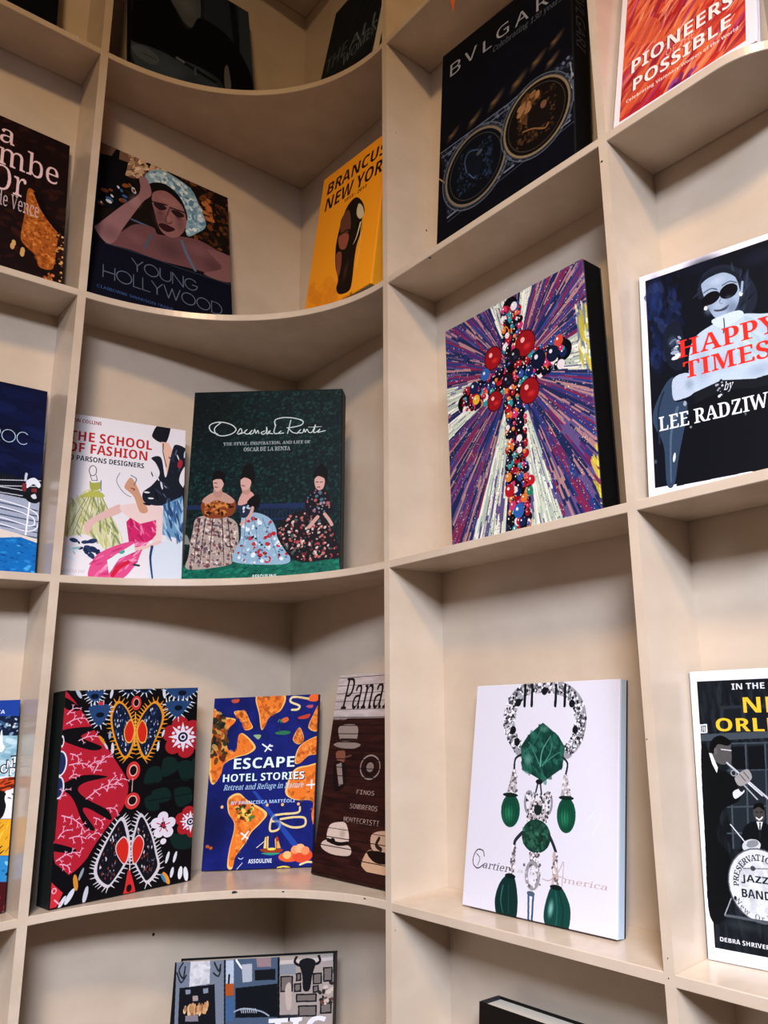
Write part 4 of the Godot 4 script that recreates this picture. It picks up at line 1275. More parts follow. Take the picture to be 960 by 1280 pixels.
func paint_orleans() -> ImageTexture:
	var c := Canvas.new(520, 825, "dadde4", 22)
	c.poly([49, 39, 951, 39, 951, 956, 49, 956], "12161a")
	var inside := [49, 39, 951, 39, 951, 956, 49, 956]
	c.dabs(inside, 500, 12, 5.0, 88, 6, ["181d22", "20262c", "0e1114", "262d33"], 0.5)
	c.poly([-5, -5, 1005, -5, 1005, 39, -5, 39], "dadde4")
	c.poly([-5, 956, 1005, 956, 1005, 1005, -5, 1005], "dadde4")
	c.poly([-5, -5, 49, -5, 49, 1005, -5, 1005], "dadde4")
	c.poly([951, -5, 1005, -5, 1005, 1005, 951, 1005], "dadde4")
	c.poly([188, 132, 485, 129, 887, 131, 866, 245, 177, 240], "22282e")
	c.poly([211, 144, 321, 142, 312, 225, 202, 229], "14181c")
	c.poly([347, 143, 483, 143, 470, 225, 338, 226], "14181c")
	c.poly([51, 234, 819, 214, 815, 235, 48, 259], "3a434a")
	c.poly([210, 265, 465, 257, 865, 249, 798, 607, 199, 625], "1d2328")
	c.line([234, 263, 205, 624], 10.0, "3c454c")
	c.line([330, 262, 298, 619], 9.8, "3c454c")
	c.line([447, 262, 412, 613], 9.6, "3c454c")
	c.line([218, 267, 464, 262, 864, 255], 8.5, "39424a")
	c.line([205, 361, 450, 353, 848, 341], 8.4, "39424a")
	c.line([187, 487, 431, 475, 826, 456], 8.3, "39424a")
	c.line([175, 576, 418, 561, 811, 538], 8.2, "39424a")
	c.poly([241, 278, 322, 275, 319, 355, 236, 357], "0d1013")
	c.poly([340, 275, 439, 272, 436, 352, 337, 355], "0d1013")
	c.poly([47, 198, 97, 196, 95, 229, 48, 231], "c8ccd0")
	c.text("XIT", "sansbold", 52, 202, 89, 225, "2a2e32")
	c.curve([46, 288, 99, 297, 128, 345, 203, 370, 270, 390, 268, 458, 171, 491, 135, 527, 111, 596, 186, 666, 138, 848, 30, 857, 31, 600], "0b0d0f")
	c.curve([107, 283, 149, 247, 219, 258, 239, 302, 224, 333, 168, 340, 123, 323], "4c4a49")
	c.curve([100, 288, 124, 252, 182, 238, 242, 260, 217, 274, 154, 270, 126, 301], "0a0a0b")
	c.line([175, 287, 238, 291], 5.9, "c0c0c0")
	c.ell(139, 294, 11.2, 19.8, "5c5856", 0)
	c.poly([95, 300, 114, 303, 146, 352, 137, 371, 110, 337], "d6dade")
	c.line([205, 334, 435, 449, 472, 468], 11.1, "b2b6ba")
	c.line([291, 403, 373, 455], 8.4, "9a9ea2")
	c.line([310, 394, 404, 442], 7.0, "c8ccd0")
	c.ring(242, 369, 15.5, 15.5, 6.2, "8a8e92")
	c.curve([252, 380, 325, 354, 352, 380, 321, 402, 274, 413, 252, 400], "8f8c8a")
	c.line([280, 373, 310, 394], 5.8, "4a4846")
	c.line([304, 364, 333, 386], 5.7, "4a4846")
	c.curve([229, 434, 281, 420, 299, 432, 241, 457], "c4c8cc")
	c.curve([259, 412, 301, 419, 279, 433], "1a1c1e")
	c.curve([249, 622, 277, 554, 347, 528, 422, 536, 511, 576, 501, 640, 257, 638], "0e1012")
	c.ell(375, 501, 33.9, 47.7, "3e3a38", 0)
	c.curve([344, 489, 356, 470, 400, 467, 408, 491, 378, 480], "0c0c0c")
	c.pen([358, 516, 374, 522, 393, 513], 8.4, "c8c8c8")
	c.line([359, 498, 369, 498], 5.6, "0c0c0c")
	c.line([384, 497, 396, 496], 5.6, "0c0c0c")
	c.poly([356, 529, 394, 528, 371, 566], "ccd0d4")
	c.line([376, 533, 368, 583], 8.3, "1a1c1e")
	c.ell(314, 610, 56.4, 34.0, "b8bcc0", -15)
	c.ell(321, 603, 38.6, 18.3, "7a7e82", -15)
	c.line([198, 545, 286, 605], 7.0, "c0c4c8")
	c.line([375, 631, 406, 637], 6.8, "9a9ea2")
	c.ell(347, 736, 190.8, 190.8, "50545a")
	c.ell(347, 736, 183.5, 183.5, "c4c8cc")
	c.dabs([224, 658, 471, 658, 471, 814, 224, 814], 90, 16, 1.5, 0, 90, ["b4b8bc", "cfd3d7", "a4a8ac"], 0.5)
	c.arch("PRESERVATION HALL", "serifbold", 347, 736, 141, -90, 11.5, 32, "24282c")
	c.arch("New Orleans", "serif", 347, 736, 165, 90, 11, 29, "2c3034", true)
	c.text("JAZZ", "sansbold", 237, 706, 396, 735, "1c2024")
	c.text("BAND", "sansbold", 235, 752, 403, 779, "1c2024")
	c.line([256, 687, 399, 679], 4.1, "4a4e52")
	c.ell(312, 683, 14.8, 12.9, "3a3e42", 0)
	c.ell(194, 786, 9.1, 10.3, "1c2024", 0)
	c.poly([121, 842, 373, 844, 754, 843, 752, 854, 119, 851], "4a5056")
	c.soft(223, 872, 179.2, 38.0, "2a3036", 0.7, 0)
	c.line([168, 790, 123, 845], 7.1, "8a8e92")
	c.text("IN THE SPIRIT OF", "sansbold", 271, 52, 790, 75, "d0d4d8")
	c.text("NEW", "sansbold", 334, 103, 721, 157, "e6b22e")
	c.text("ORLEANS", "sansbold", 153, 176, 857, 224, "e6b22e")
	c.text("DEBRA SHRIVER", "sansbold", 83, 918, 373, 933, "d4d8dc")
	c.grain(0.06)
	return c.done()

func paint_ikat() -> ImageTexture:
	var c := Canvas.new(640, 933, "0d0b0e", 23)
	c.curve([739, 372, 828, 368, 862, 428, 746, 459], "102420")
	c.curve([860, 399, 967, 396, 988, 476, 897, 488], "102420")
	c.curve([626, 413, 713, 409, 732, 477, 604, 486], "102420")
	c.curve([664, 528, 779, 518, 813, 577, 697, 586], "102420")
	c.curve([839, 532, 960, 532, 980, 601, 875, 620], "102420")
	c.curve([610, 560, 680, 547, 728, 617, 643, 618], "102420")
	c.curve([825, 756, 991, 773, 979, 837, 860, 824], "102420")
	c.curve([982, 377, 1047, 421, 1028, 498, 972, 475], "102420")
	c.line([604, 486, 988, 485], 7.5, "0a1513")
	c.line([639, 572, 977, 562], 7.4, "0a1513")
	c.curve([-11, 11, 47, 39, 124, 110, 197, 184, 286, 263, 374, 350, 465, 448, 484, 513, 450, 592, 351, 671, 269, 749, 212, 811, 119, 860, 54, 844, 9, 779, 4, 670, 5, 552, -1, 345, -2, 169], "a81e2e")
	c.curve([-11, 33, 82, 72, 98, 100, 8, 88], "0d0b0e")
	c.curve([0, 191, 170, 181, 224, 194, 126, 228, 275, 283, 208, 297, 45, 255, 5, 231], "0d0c0f")
	c.curve([28, 443, 168, 412, 329, 431, 178, 447, 131, 477, 195, 526, 344, 591, 369, 640, 210, 571, 176, 580, 265, 673, 193, 651, 105, 522, 31, 469], "0d0c0f")
	c.curve([-8, 707, 144, 751, 112, 764, -7, 740], "0d0c0f")
	c.curve([-17, 788, 104, 856, 138, 894, 74, 914, -1, 876], "0d0c0f")
	c.ell(-1, 347, 47.0, 87.4, "d8d4dc", 0)
	c.ell(-1, 347, 37.1, 77.1, "1c2a50", 0)
	c.ell(-3, 458, 41.8, 78.6, "d8d4dc", 0)
	c.ell(-3, 458, 32.0, 68.5, "1c2a50", 0)
	c.ell(-12, 244, 27.3, 51.9, "d8d4dc", 0)
	c.ell(-12, 244, 19.8, 44.1, "0d0b0e", 0)
	# twigs of pale coral: root, direction, length
	c.coral(22, 161, -12, 138, "dc9cb6")
	c.coral(23, 116, -35, 76, "dc9cb6")
	c.coral(113, 245, -5, 147, "dc9cb6")
	c.coral(62, 358, 10, 151, "dc9cb6")
	c.coral(232, 405, -45, 170, "dc9cb6")
	c.coral(63, 305, 35, 76, "dc9cb6")
	c.coral(193, 525, -18, 245, "dc9cb6")
	c.coral(333, 501, -60, 120, "dc9cb6")
	c.coral(383, 469, -20, 81, "dc9cb6")
	c.coral(340, 582, 20, 80, "dc9cb6")
	c.coral(253, 618, 40, 91, "dc9cb6")
	c.coral(38, 589, 40, 210, "dc9cb6")
	c.coral(17, 511, -60, 74, "dc9cb6")
	c.coral(25, 689, -40, 74, "dc9cb6")
	c.coral(99, 697, 10, 113, "dc9cb6")
	c.coral(24, 789, -10, 159, "dc9cb6")
	c.coral(224, 710, -20, 77, "dc9cb6")
	c.coral(69, 420, -30, 50, "dc9cb6")
	c.coral(190, 375, -20, 104, "dc9cb6")
	c.coral(50, 808, 30, 74, "dc9cb6")
	c.curve([513, 270, 451, 355, 363, 258, 322, 135, 366, 61, 437, 91, 494, 174], "d48a24")
	c.fringe([513, 270, 451, 355, 363, 258, 322, 135, 366, 61, 437, 91, 494, 174], 33, 9.7, "d48a24")
	c.curve([498, 262, 447, 339, 373, 251, 337, 141, 374, 74, 434, 102, 482, 176], "121c34")
	c.dabs([491, 255, 444, 326, 377, 246, 345, 145, 378, 85, 433, 110, 476, 177], 130, 3.6, 2.6, 90, 8, ["c8c8d0", "3a4a70", "8a9ab4", "0d0b0e"])
	c.curve([524, 270, 597, 364, 673, 273, 732, 149, 669, 69, 594, 96, 525, 175], "d48a24")
	c.fringe([524, 270, 597, 364, 673, 273, 732, 149, 669, 69, 594, 96, 525, 175], 35, 10.2, "d48a24")
	c.curve([539, 264, 601, 348, 664, 266, 713, 154, 660, 82, 597, 106, 539, 178], "121c34")
	c.dabs([546, 258, 602, 335, 660, 260, 703, 158, 656, 93, 599, 115, 546, 180], 130, 3.8, 2.6, 90, 8, ["c8c8d0", "3a4a70", "8a9ab4", "0d0b0e"])
	c.curve([448, 632, 500, 695, 520, 768, 513, 842, 413, 938, 362, 950, 287, 896, 284, 828, 354, 724], "c4c0c6")
	c.fringe([448, 632, 500, 695, 520, 768, 513, 842, 413, 938, 362, 950, 287, 896, 284, 828, 354, 724], 32, 9.4, "c4c0c6")
	c.curve([441, 650, 484, 706, 501, 772, 496, 838, 413, 925, 370, 937, 307, 889, 304, 827, 362, 733], "14121a")
	c.dabs([437, 664, 477, 715, 492, 775, 487, 836, 412, 915, 374, 926, 316, 882, 314, 826, 366, 740], 130, 3.5, 2.6, 90, 8, ["c8c4cc", "7a3a28", "4a4450", "0d0b0e"])
	c.curve([590, 627, 547, 700, 531, 769, 548, 847, 627, 944, 674, 971, 750, 911, 728, 836, 680, 731], "c4c0c6")
	c.fringe([590, 627, 547, 700, 531, 769, 548, 847, 627, 944, 674, 971, 750, 911, 728, 836, 680, 731], 34, 9.9, "c4c0c6")
	c.curve([596, 646, 559, 712, 546, 775, 561, 844, 628, 932, 667, 955, 731, 901, 712, 834, 671, 740], "14121a")
	c.dabs([599, 661, 566, 721, 554, 778, 568, 842, 629, 921, 664, 943, 722, 893, 704, 832, 667, 746], 130, 3.7, 2.6, 90, 8, ["c8c4cc", "7a3a28", "4a4450", "0d0b0e"])
	c.curve([439, 186, 475, 155, 508, 208, 490, 269, 449, 269, 428, 223], "e0a848")
	c.curve([443, 190, 473, 162, 501, 209, 486, 263, 452, 263, 434, 223], "c4261a")
	c.curve([531, 195, 563, 161, 603, 212, 594, 274, 551, 276, 526, 228], "e0a848")
	c.curve([535, 198, 563, 168, 597, 214, 589, 268, 553, 270, 532, 228], "c4261a")
	c.curve([420, 759, 473, 726, 514, 768, 514, 829, 485, 861, 427, 806], "c8bcc0")
	c.curve([427, 763, 473, 733, 508, 770, 508, 825, 483, 854, 433, 805], "c4261c")
	c.curve([536, 770, 582, 730, 624, 771, 604, 833, 553, 869], "c8bcc0")
	c.curve([542, 773, 582, 737, 618, 773, 601, 829, 557, 862], "c4261c")
	c.line([506, 122, 515, 293], 7.0, "e0a848")
	c.line([521, 751, 531, 928], 6.7, "d8c0c0")
	c.ell(508, 74, 37.0, 53.6, "c03030", 0)
	c.ell(508, 72, 23.0, 33.3, "e0b0a0", 0)
	c.ell(508, 72, 18.5, 26.8, "180d10", 0)
	c.ell(514, 415, 50.5, 68.0, "c03030", 0)
	c.ell(514, 413, 31.3, 42.2, "e0b0a0", 0)
	c.ell(514, 413, 25.2, 34.0, "180d10", 0)
	c.ell(520, 562, 55.8, 58.9, "c03030", 0)
	c.ell(520, 560, 34.6, 36.5, "e0b0a0", 0)
	c.ell(520, 560, 27.9, 29.4, "180d10", 0)
	c.curve([523, 887, 573, 981, 568, 1011, 495, 1005, 501, 967], "c02a2c")
	c.ell(531, 975, 19.3, 25.6, "180d10", 0)
	c.line([514, 452, 512, 516], 5.5, "c8a8a0")
	c.ell(992, 289, 69.4, 64.2, "a01e26", 0)
	c.ell(917, 331, 68.1, 63.3, "a01e26", 0)
	c.ell(816, 306, 66.6, 62.8, "a01e26", 0)
	c.ell(789, 240, 66.4, 63.0, "a01e26", 0)
	c.ell(862, 197, 67.7, 63.9, "a01e26", 0)
	c.ell(964, 221, 69.2, 64.4, "a01e26", 0)
	c.poly([1014, 270, 939, 279, 981, 324, 911, 296, 895, 343, 871, 294, 807, 315, 842, 274, 768, 258, 840, 249, 799, 204, 867, 232, 884, 184, 907, 234, 974, 211, 937, 253], "d8d2de")
	c.ell(889, 264, 40.1, 37.6, "1c1830", 0)
	c.ell(889, 264, 24.7, 23.1, "d8d2de", 0)
	c.ell(889, 264, 13.9, 13.0, "1c1830", 0)
	c.ell(970, 288, 12.6, 11.6, "d8d2de", 0)
	c.ell(925, 316, 12.4, 11.5, "d8d2de", 0)
	c.ell(861, 312, 12.2, 11.5, "d8d2de", 0)
	c.ell(813, 281, 12.1, 11.4, "d8d2de", 0)
	c.ell(810, 240, 12.1, 11.5, "d8d2de", 0)
	c.ell(853, 212, 12.3, 11.6, "d8d2de", 0)
	c.ell(918, 215, 12.5, 11.7, "d8d2de", 0)
	c.ell(967, 246, 12.6, 11.7, "d8d2de", 0)
	c.ell(1055, 727, 51.9, 46.2, "a01e26", 0)
	c.ell(999, 755, 51.2, 45.8, "a01e26", 0)
	c.ell(924, 733, 50.3, 45.5, "a01e26", 0)
	c.ell(904, 684, 50.2, 45.6, "a01e26", 0)
	c.ell(958, 656, 50.9, 46.1, "a01e26", 0)
	c.ell(1034, 678, 51.7, 46.4, "a01e26", 0)
	c.poly([1072, 714, 1016, 718, 1047, 752, 995, 729, 982, 763, 965, 726, 917, 739, 943, 711, 888, 697, 942, 693, 912, 659, 962, 682, 975, 648, 992, 684, 1042, 671, 1014, 700], "d8d2de")
	c.ell(979, 705, 30.2, 27.1, "1c1830", 0)
	c.ell(979, 705, 18.6, 16.7, "d8d2de", 0)
	c.ell(979, 705, 10.4, 9.4, "1c1830", 0)
	c.ell(1038, 726, 9.4, 8.4, "d8d2de", 0)
	c.ell(1005, 744, 9.3, 8.3, "d8d2de", 0)
	c.ell(957, 739, 9.2, 8.3, "d8d2de", 0)
	c.ell(922, 715, 9.2, 8.3, "d8d2de", 0)
	c.ell(920, 685, 9.2, 8.3, "d8d2de", 0)
	c.ell(952, 667, 9.2, 8.4, "d8d2de", 0)
	c.ell(1000, 671, 9.3, 8.4, "d8d2de", 0)
	c.ell(1036, 696, 9.4, 8.4, "d8d2de", 0)
	c.ell(802, 740, 41.5, 38.0, "d6d0da", 0)
	c.ell(734, 735, 40.9, 37.7, "d6d0da", 0)
	c.ell(707, 687, 40.7, 37.8, "d6d0da", 0)
	c.ell(758, 661, 41.2, 38.1, "d6d0da", 0)
	c.ell(817, 694, 41.7, 38.3, "d6d0da", 0)
	c.line([764, 703, 798, 736], 7.1, "b02848")
	c.line([764, 703, 737, 731], 7.0, "b02848")
	c.line([764, 703, 713, 688], 7.0, "b02848")
	c.line([764, 703, 759, 666], 7.1, "b02848")
	c.line([764, 703, 812, 695], 7.1, "b02848")
	c.ell(769, 782, 23.5, 21.5, "d6d0da", 0)
	c.curve([140, 7, 265, 8, 236, 48, 204, 62, 163, 42], "24406a")
	c.fringe([140, 7, 265, 8, 236, 48, 204, 62, 163, 42], 29, 9.1, "c8d0d8")
	c.ell(201, 33, 29.1, 19.1, "0d1420", 0)
	c.curve([167, 84, 309, 78, 304, 130, 255, 179, 207, 159], "24406a")
	c.fringe([167, 84, 309, 78, 304, 130, 255, 179, 207, 159], 29, 9.2, "c8d0d8")
	c.ell(248, 126, 29.3, 19.0, "0d1420", 0)
	c.curve([742, 1, 999, 3, 961, 35, 869, 66, 783, 42], "24406a")
	c.fringe([742, 1, 999, 3, 961, 35, 869, 66, 783, 42], 33, 10.6, "c8d0d8")
	c.ell(869, 29, 34.2, 20.7, "0d1420", 0)
	c.curve([744, 73, 935, 73, 918, 105, 844, 158, 774, 131], "24406a")
	c.fringe([744, 73, 935, 73, 918, 105, 844, 158, 774, 131], 33, 10.5, "c8d0d8")
	c.ell(842, 108, 33.8, 20.5, "0d1420", 0)
	c.curve([507, -5, 623, -3, 567, 27], "24406a")
	c.fringe([507, -5, 623, -3, 567, 27], 31, 10.0, "c8d0d8")
	c.ell(565, 6, 31.9, 20.0, "0d1420", 0)
	c.curve([394, -3, 493, -4, 446, 29], "24406a")
	c.fringe([394, -3, 493, -4, 446, 29], 31, 9.7, "c8d0d8")
	c.ell(444, 8, 31.0, 19.8, "0d1420", 0)
	c.ell(249, 69, 18.7, 13.7, "c03040", 0)
	c.ell(807, 864, 11.8, 42.9, "c8ccd2", 15)
	c.ell(866, 869, 12.0, 40.4, "c8ccd2", 15)
	c.ell(847, 941, 13.4, 37.3, "c8ccd2", 10)
	c.ell(912, 951, 18.1, 45.7, "d4d6da", 5)
	c.ell(957, 962, 18.3, 53.9, "d4d6da", -10)
	c.ell(804, 963, 17.7, 52.9, "d08a2c", -30)
	c.ell(782, 960, 10.3, 39.6, "3a7aa0", -30)
	c.ell(127, 958, 17.5, 54.7, "c8ccd2", 30)
	c.ell(81, 976, 12.3, 42.2, "c8ccd2", 30)
	c.ell(231, 964, 15.4, 55.4, "b8bcc4", 10)
	c.ell(160, 901, 15.1, 55.3, "c8842c", -10)
	c.ell(193, 868, 10.2, 42.1, "8a9098", 20)
	c.ell(353, 294, 10.8, 40.5, "c8ccd2", -5)
	c.ell(693, 303, 10.3, 36.6, "c8ccd2", 5)
	c.ell(729, 237, 8.9, 28.5, "c8ccd2", 15)
	c.ell(327, 228, 9.5, 29.9, "8a9ab0", 0)
	c.ell(321, 22, 10.9, 36.1, "c8ccd2", 10)
	c.ell(722, 30, 12.0, 37.8, "c8ccd2", -10)
	c.ell(89, 17, 12.9, 40.5, "a8b0bc", -30)
	c.ell(276, 253, 10.7, 45.7, "c8842c", -35)
	c.ell(305, 282, 8.0, 26.9, "b8bcc4", -30)
	c.poly([7, 994, 5, 881, 82, 936, 47, 992], "c02a34")
	c.ell(25, 920, 17.0, 19.3, "d8a0b0", 0)
	c.ell(25, 920, 9.7, 12.0, "c02a34", 0)
	c.pen([32, 961, 64, 982, 69, 975], 9.7, "d8a0b0")
	c.grain(0.05)
	return c.done()

func paint_escape() -> ImageTexture:
	var c := Canvas.new(560, 849, "161f68", 24)
	c.dabs([0, 0, 1000, 0, 1000, 1000, 0, 1000], 200, 40, 1.6, 0, 90, ["141a58", "1a2478", "121850"], 0.35)
	c.soft(70, 748, 239.9, 416.6, "0e1236", 0.7, 0)
	c.soft(68, 230, 186.2, 327.2, "10131e", 0.5, 0)
	c.curve([410, -8, 675, -5, 652, 88, 546, 127, 495, 194, 467, 199, 440, 112], "e8b868")
	c.curve([422, -2, 660, 1, 639, 89, 544, 125, 498, 189, 473, 194, 449, 112], "dc7428")
	c.dabs([422, -2, 660, 1, 639, 89, 544, 125, 498, 189, 473, 194, 449, 112], 90, 12.5, 1.6, 30, 80, ["c85a20", "e88a38", "a84a1c", "f0a050", "8a4a1c"], 0.55)
	c.curve([-7, 60, 85, 112, 220, 136, 149, 193, 154, 300, 222, 333, 255, 312, 269, 225, 335, 237, 428, 307, 361, 346, 256, 362, 142, 398, 105, 473, 42, 516, 0, 430, -12, 179], "e8b868")
	c.curve([11, 74, 94, 123, 215, 145, 151, 199, 156, 300, 217, 330, 247, 311, 259, 229, 319, 240, 403, 306, 343, 343, 248, 358, 146, 391, 113, 462, 56, 503, 19, 422, 6, 186], "dc7428")
	c.dabs([11, 74, 94, 123, 215, 145, 151, 199, 156, 300, 217, 330, 247, 311, 259, 229, 319, 240, 403, 306, 343, 343, 248, 358, 146, 391, 113, 462, 56, 503, 19, 422, 6, 186], 90, 12.4, 1.6, 30, 80, ["c85a20", "e88a38", "a84a1c", "f0a050", "8a4a1c"], 0.55)
	c.dabs([-14, 60, 135, 134, 160, 358, 19, 393], 160, 15.5, 1.8, 70, 60, ["141a1a", "3a3018", "6a2a14", "1c2a1c", "a04a1c", "c8a050"], 0.75)
	c.curve([204, 86, 301, 89, 357, 149, 386, 191, 313, 202, 284, 149, 218, 114], "e8b868")
	c.curve([213, 89, 300, 92, 351, 149, 377, 188, 311, 199, 285, 149, 226, 116], "dc7428")
	c.dabs([213, 89, 300, 92, 351, 149, 377, 188, 311, 199, 285, 149, 226, 116], 90, 12.5, 1.6, 30, 80, ["c85a20", "e88a38", "a84a1c", "f0a050", "8a4a1c"], 0.55)
	c.curve([200, 600, 293, 571, 388, 617, 565, 687, 520, 743, 436, 795, 383, 857, 302, 927, 279, 991, 234, 981, 240, 888, 274, 753, 209, 678], "e8b868")
	c.curve([212, 611, 296, 584, 382, 626, 541, 693, 501, 745, 426, 794, 378, 852, 305, 918, 285, 978, 245, 969, 249, 881, 280, 755, 221, 684], "dc7428")
	c.dabs([212, 611, 296, 584, 382, 626, 541, 693, 501, 745, 426, 794, 378, 852, 305, 918, 285, 978, 245, 969, 249, 881, 280, 755, 221, 684], 90, 12.0, 1.6, 30, 80, ["c85a20", "e88a38", "a84a1c", "f0a050", "8a4a1c"], 0.55)
	c.dabs([267, 634, 434, 647, 442, 730, 323, 736], 90, 12.0, 1.6, 0, 90, ["3a6a2c", "b03820", "e0d060", "2a1c10", "d86a30"], 0.8)
	c.curve([1024, 58, 958, 128, 919, 206, 1025, 218], "e8b868")
	c.curve([1019, 64, 960, 130, 925, 203, 1021, 214], "dc7428")
	c.dabs([1019, 64, 960, 130, 925, 203, 1021, 214], 90, 12.4, 1.6, 30, 80, ["c85a20", "e88a38", "a84a1c", "f0a050", "8a4a1c"], 0.55)
	c.curve([834, 200, 880, 271, 830, 301, 775, 268], "e8b868")
	c.curve([833, 203, 875, 270, 830, 298, 781, 268], "b8552c")
	c.dabs([833, 203, 875, 270, 830, 298, 781, 268], 90, 12.4, 1.6, 30, 80, ["c85a20", "e88a38", "a84a1c", "f0a050", "8a4a1c"], 0.55)
	c.curve([1030, 256, 846, 309, 801, 405, 853, 412, 930, 371, 1030, 354], "e8b868")
	c.curve([1018, 261, 853, 311, 812, 402, 859, 409, 928, 369, 1018, 354], "dc7428")
	c.dabs([1018, 261, 853, 311, 812, 402, 859, 409, 928, 369, 1018, 354], 90, 12.3, 1.6, 30, 80, ["c85a20", "e88a38", "a84a1c", "f0a050", "8a4a1c"], 0.55)
	c.curve([1036, 419, 930, 426, 798, 451, 725, 571, 810, 622, 988, 636, 982, 725, 1020, 795, 1033, 681, 1033, 495], "e8b868")
	c.curve([1026, 429, 930, 435, 811, 459, 746, 572, 823, 620, 983, 632, 978, 717, 1012, 782, 1024, 675, 1023, 500], "dc7428")
	c.dabs([1026, 429, 930, 435, 811, 459, 746, 572, 823, 620, 983, 632, 978, 717, 1012, 782, 1024, 675, 1023, 500], 90, 12.1, 1.6, 30, 80, ["c85a20", "e88a38", "a84a1c", "f0a050", "8a4a1c"], 0.55)
	c.curve([942, -2, 1025, -4, 992, 43, 905, 37], "d8602c")
	c.pen([905, 27, 763, 13, 737, 41, 822, 68, 808, 90, 753, 91], 20.0, "dccb94")
	c.pen([905, 27, 795, 18], 6.2, "b08a50")
	c.pen([870, 666, 850, 696, 693, 702, 620, 716, 604, 789, 678, 786, 689, 745, 622, 739], 18.7, "dcc488")
	c.pen([689, 745, 804, 777, 915, 771, 916, 728, 814, 721, 695, 729], 18.7, "dcc488")
	c.poly([418, 563, 453, 564, 898, 895, 827, 893], "2a58b8", 0.6)
	c.ell(793, 939, 100.4, 43.2, "d85a2a", 0)
	c.ell(911, 935, 88.5, 60.7, "d0482a", 0)
	c.ell(771, 929, 38.4, 32.4, "f0b070", 0)
	c.ell(842, 902, 38.5, 35.3, "e89060", 0)
	c.ell(886, 895, 44.4, 38.0, "eca878", 0)
	c.ell(934, 909, 38.4, 35.2, "e08858", 0)
	c.poly([562, 826, 595, 821, 596, 889, 553, 888], "dfc070")
	c.poly([651, 840, 674, 825, 711, 890, 661, 891], "d8a050")
	c.line([575, 817, 582, 894], 5.7, "5a3018")
	c.line([667, 819, 674, 897], 5.7, "5a3018")
	c.curve([528, 891, 724, 896, 688, 915, 570, 912], "8a3a1c")
	c.line([489, 883, 564, 846], 5.7, "dfd8b8")
	c.ell(675, 840, 11.9, 21.9, "a02a1c", 0)
	c.ell(627, 893, 38.5, 10.9, "e0d060", 0)
	c.curve([533, 913, 711, 917, 623, 927], "2a8a7a")
	c.curve([605, 225, 677, 215, 750, 224, 718, 239, 625, 237], "2c6c4a")
	c.line([645, 196, 642, 224], 6.1, "1c4a30")
	c.pen([626, 162, 641, 147, 658, 167], 9.2, "3a7a4a")
	c.curve([656, 148, 710, 134, 727, 154, 681, 168], "c8602c")
	c.curve([819, 137, 926, 120, 912, 145, 835, 150], "b03c2c")
	c.curve([892, 70, 954, 66, 947, 84, 908, 83], "a84a5a")
	c.curve([401, 234, 470, 236, 450, 261, 418, 249], "8aa878")
	c.curve([168, 15, 238, 12, 233, 32, 183, 34], "b04a2c")
	c.ell(566, 646, 13.6, 14.0, "e0b070", 0)
	c.ell(707, 647, 13.6, 14.0, "e0b070", 0)
	c.ell(854, 647, 13.5, 14.0, "e0b070", 0)
	c.ell(148, 647, 13.6, 14.1, "e0b070", 0)
	c.ell(40, 865, 17.9, 13.7, "a8501c", 0)
	c.ell(71, 874, 17.8, 13.7, "a8501c", 0)
	c.line([491, 292, 574, 329], 13.5, "dce4ec")
	c.line([518, 334, 561, 296], 13.6, "dce4ec")
	c.line([557, 303, 584, 304], 13.5, "dce4ec")
	c.line([341, 798, 404, 829], 12.9, "dce4ec")
	c.line([355, 832, 406, 791], 12.9, "dce4ec")
	c.line([925, 541, 1016, 539], 13.2, "dce4ec")
	c.line([969, 514, 969, 561], 13.2, "dce4ec")
	c.pen([688, 996, 746, 991, 798, 999, 747, 1005], 12.6, "e0c050")
	c.pen([892, 984, 950, 972, 991, 973], 16.9, "d8c898")
	c.line([321, 996, 369, 962], 5.6, "c8d0dc")
	c.pen([329, 934, 352, 942, 373, 934], 5.7, "c8d0dc")
	c.text("ESCAPE", "sansbold", 237, 374, 808, 438, "0c1030")
	c.text("HOTEL STORIES", "sansbold", 145, 465, 904, 509, "0c1030")
	c.text("ESCAPE", "sansbold", 230, 369, 801, 433, "d8ecf4")
	c.text("HOTEL STORIES", "sansbold", 138, 460, 897, 505, "d4eaf2")
	c.text("Retreat and Refuge in Nature", "serif", 145, 519, 886, 562, "b4d8ea", 0.25)
	c.text("BY FRANCISCA MATTÉOLI", "sansbold", 230, 612, 820, 637, "a8c4e4")
	c.text("ASSOULINE", "sansbold", 421, 944, 634, 967, "dce6ee")
	c.grain(0.04)
	return c.done()

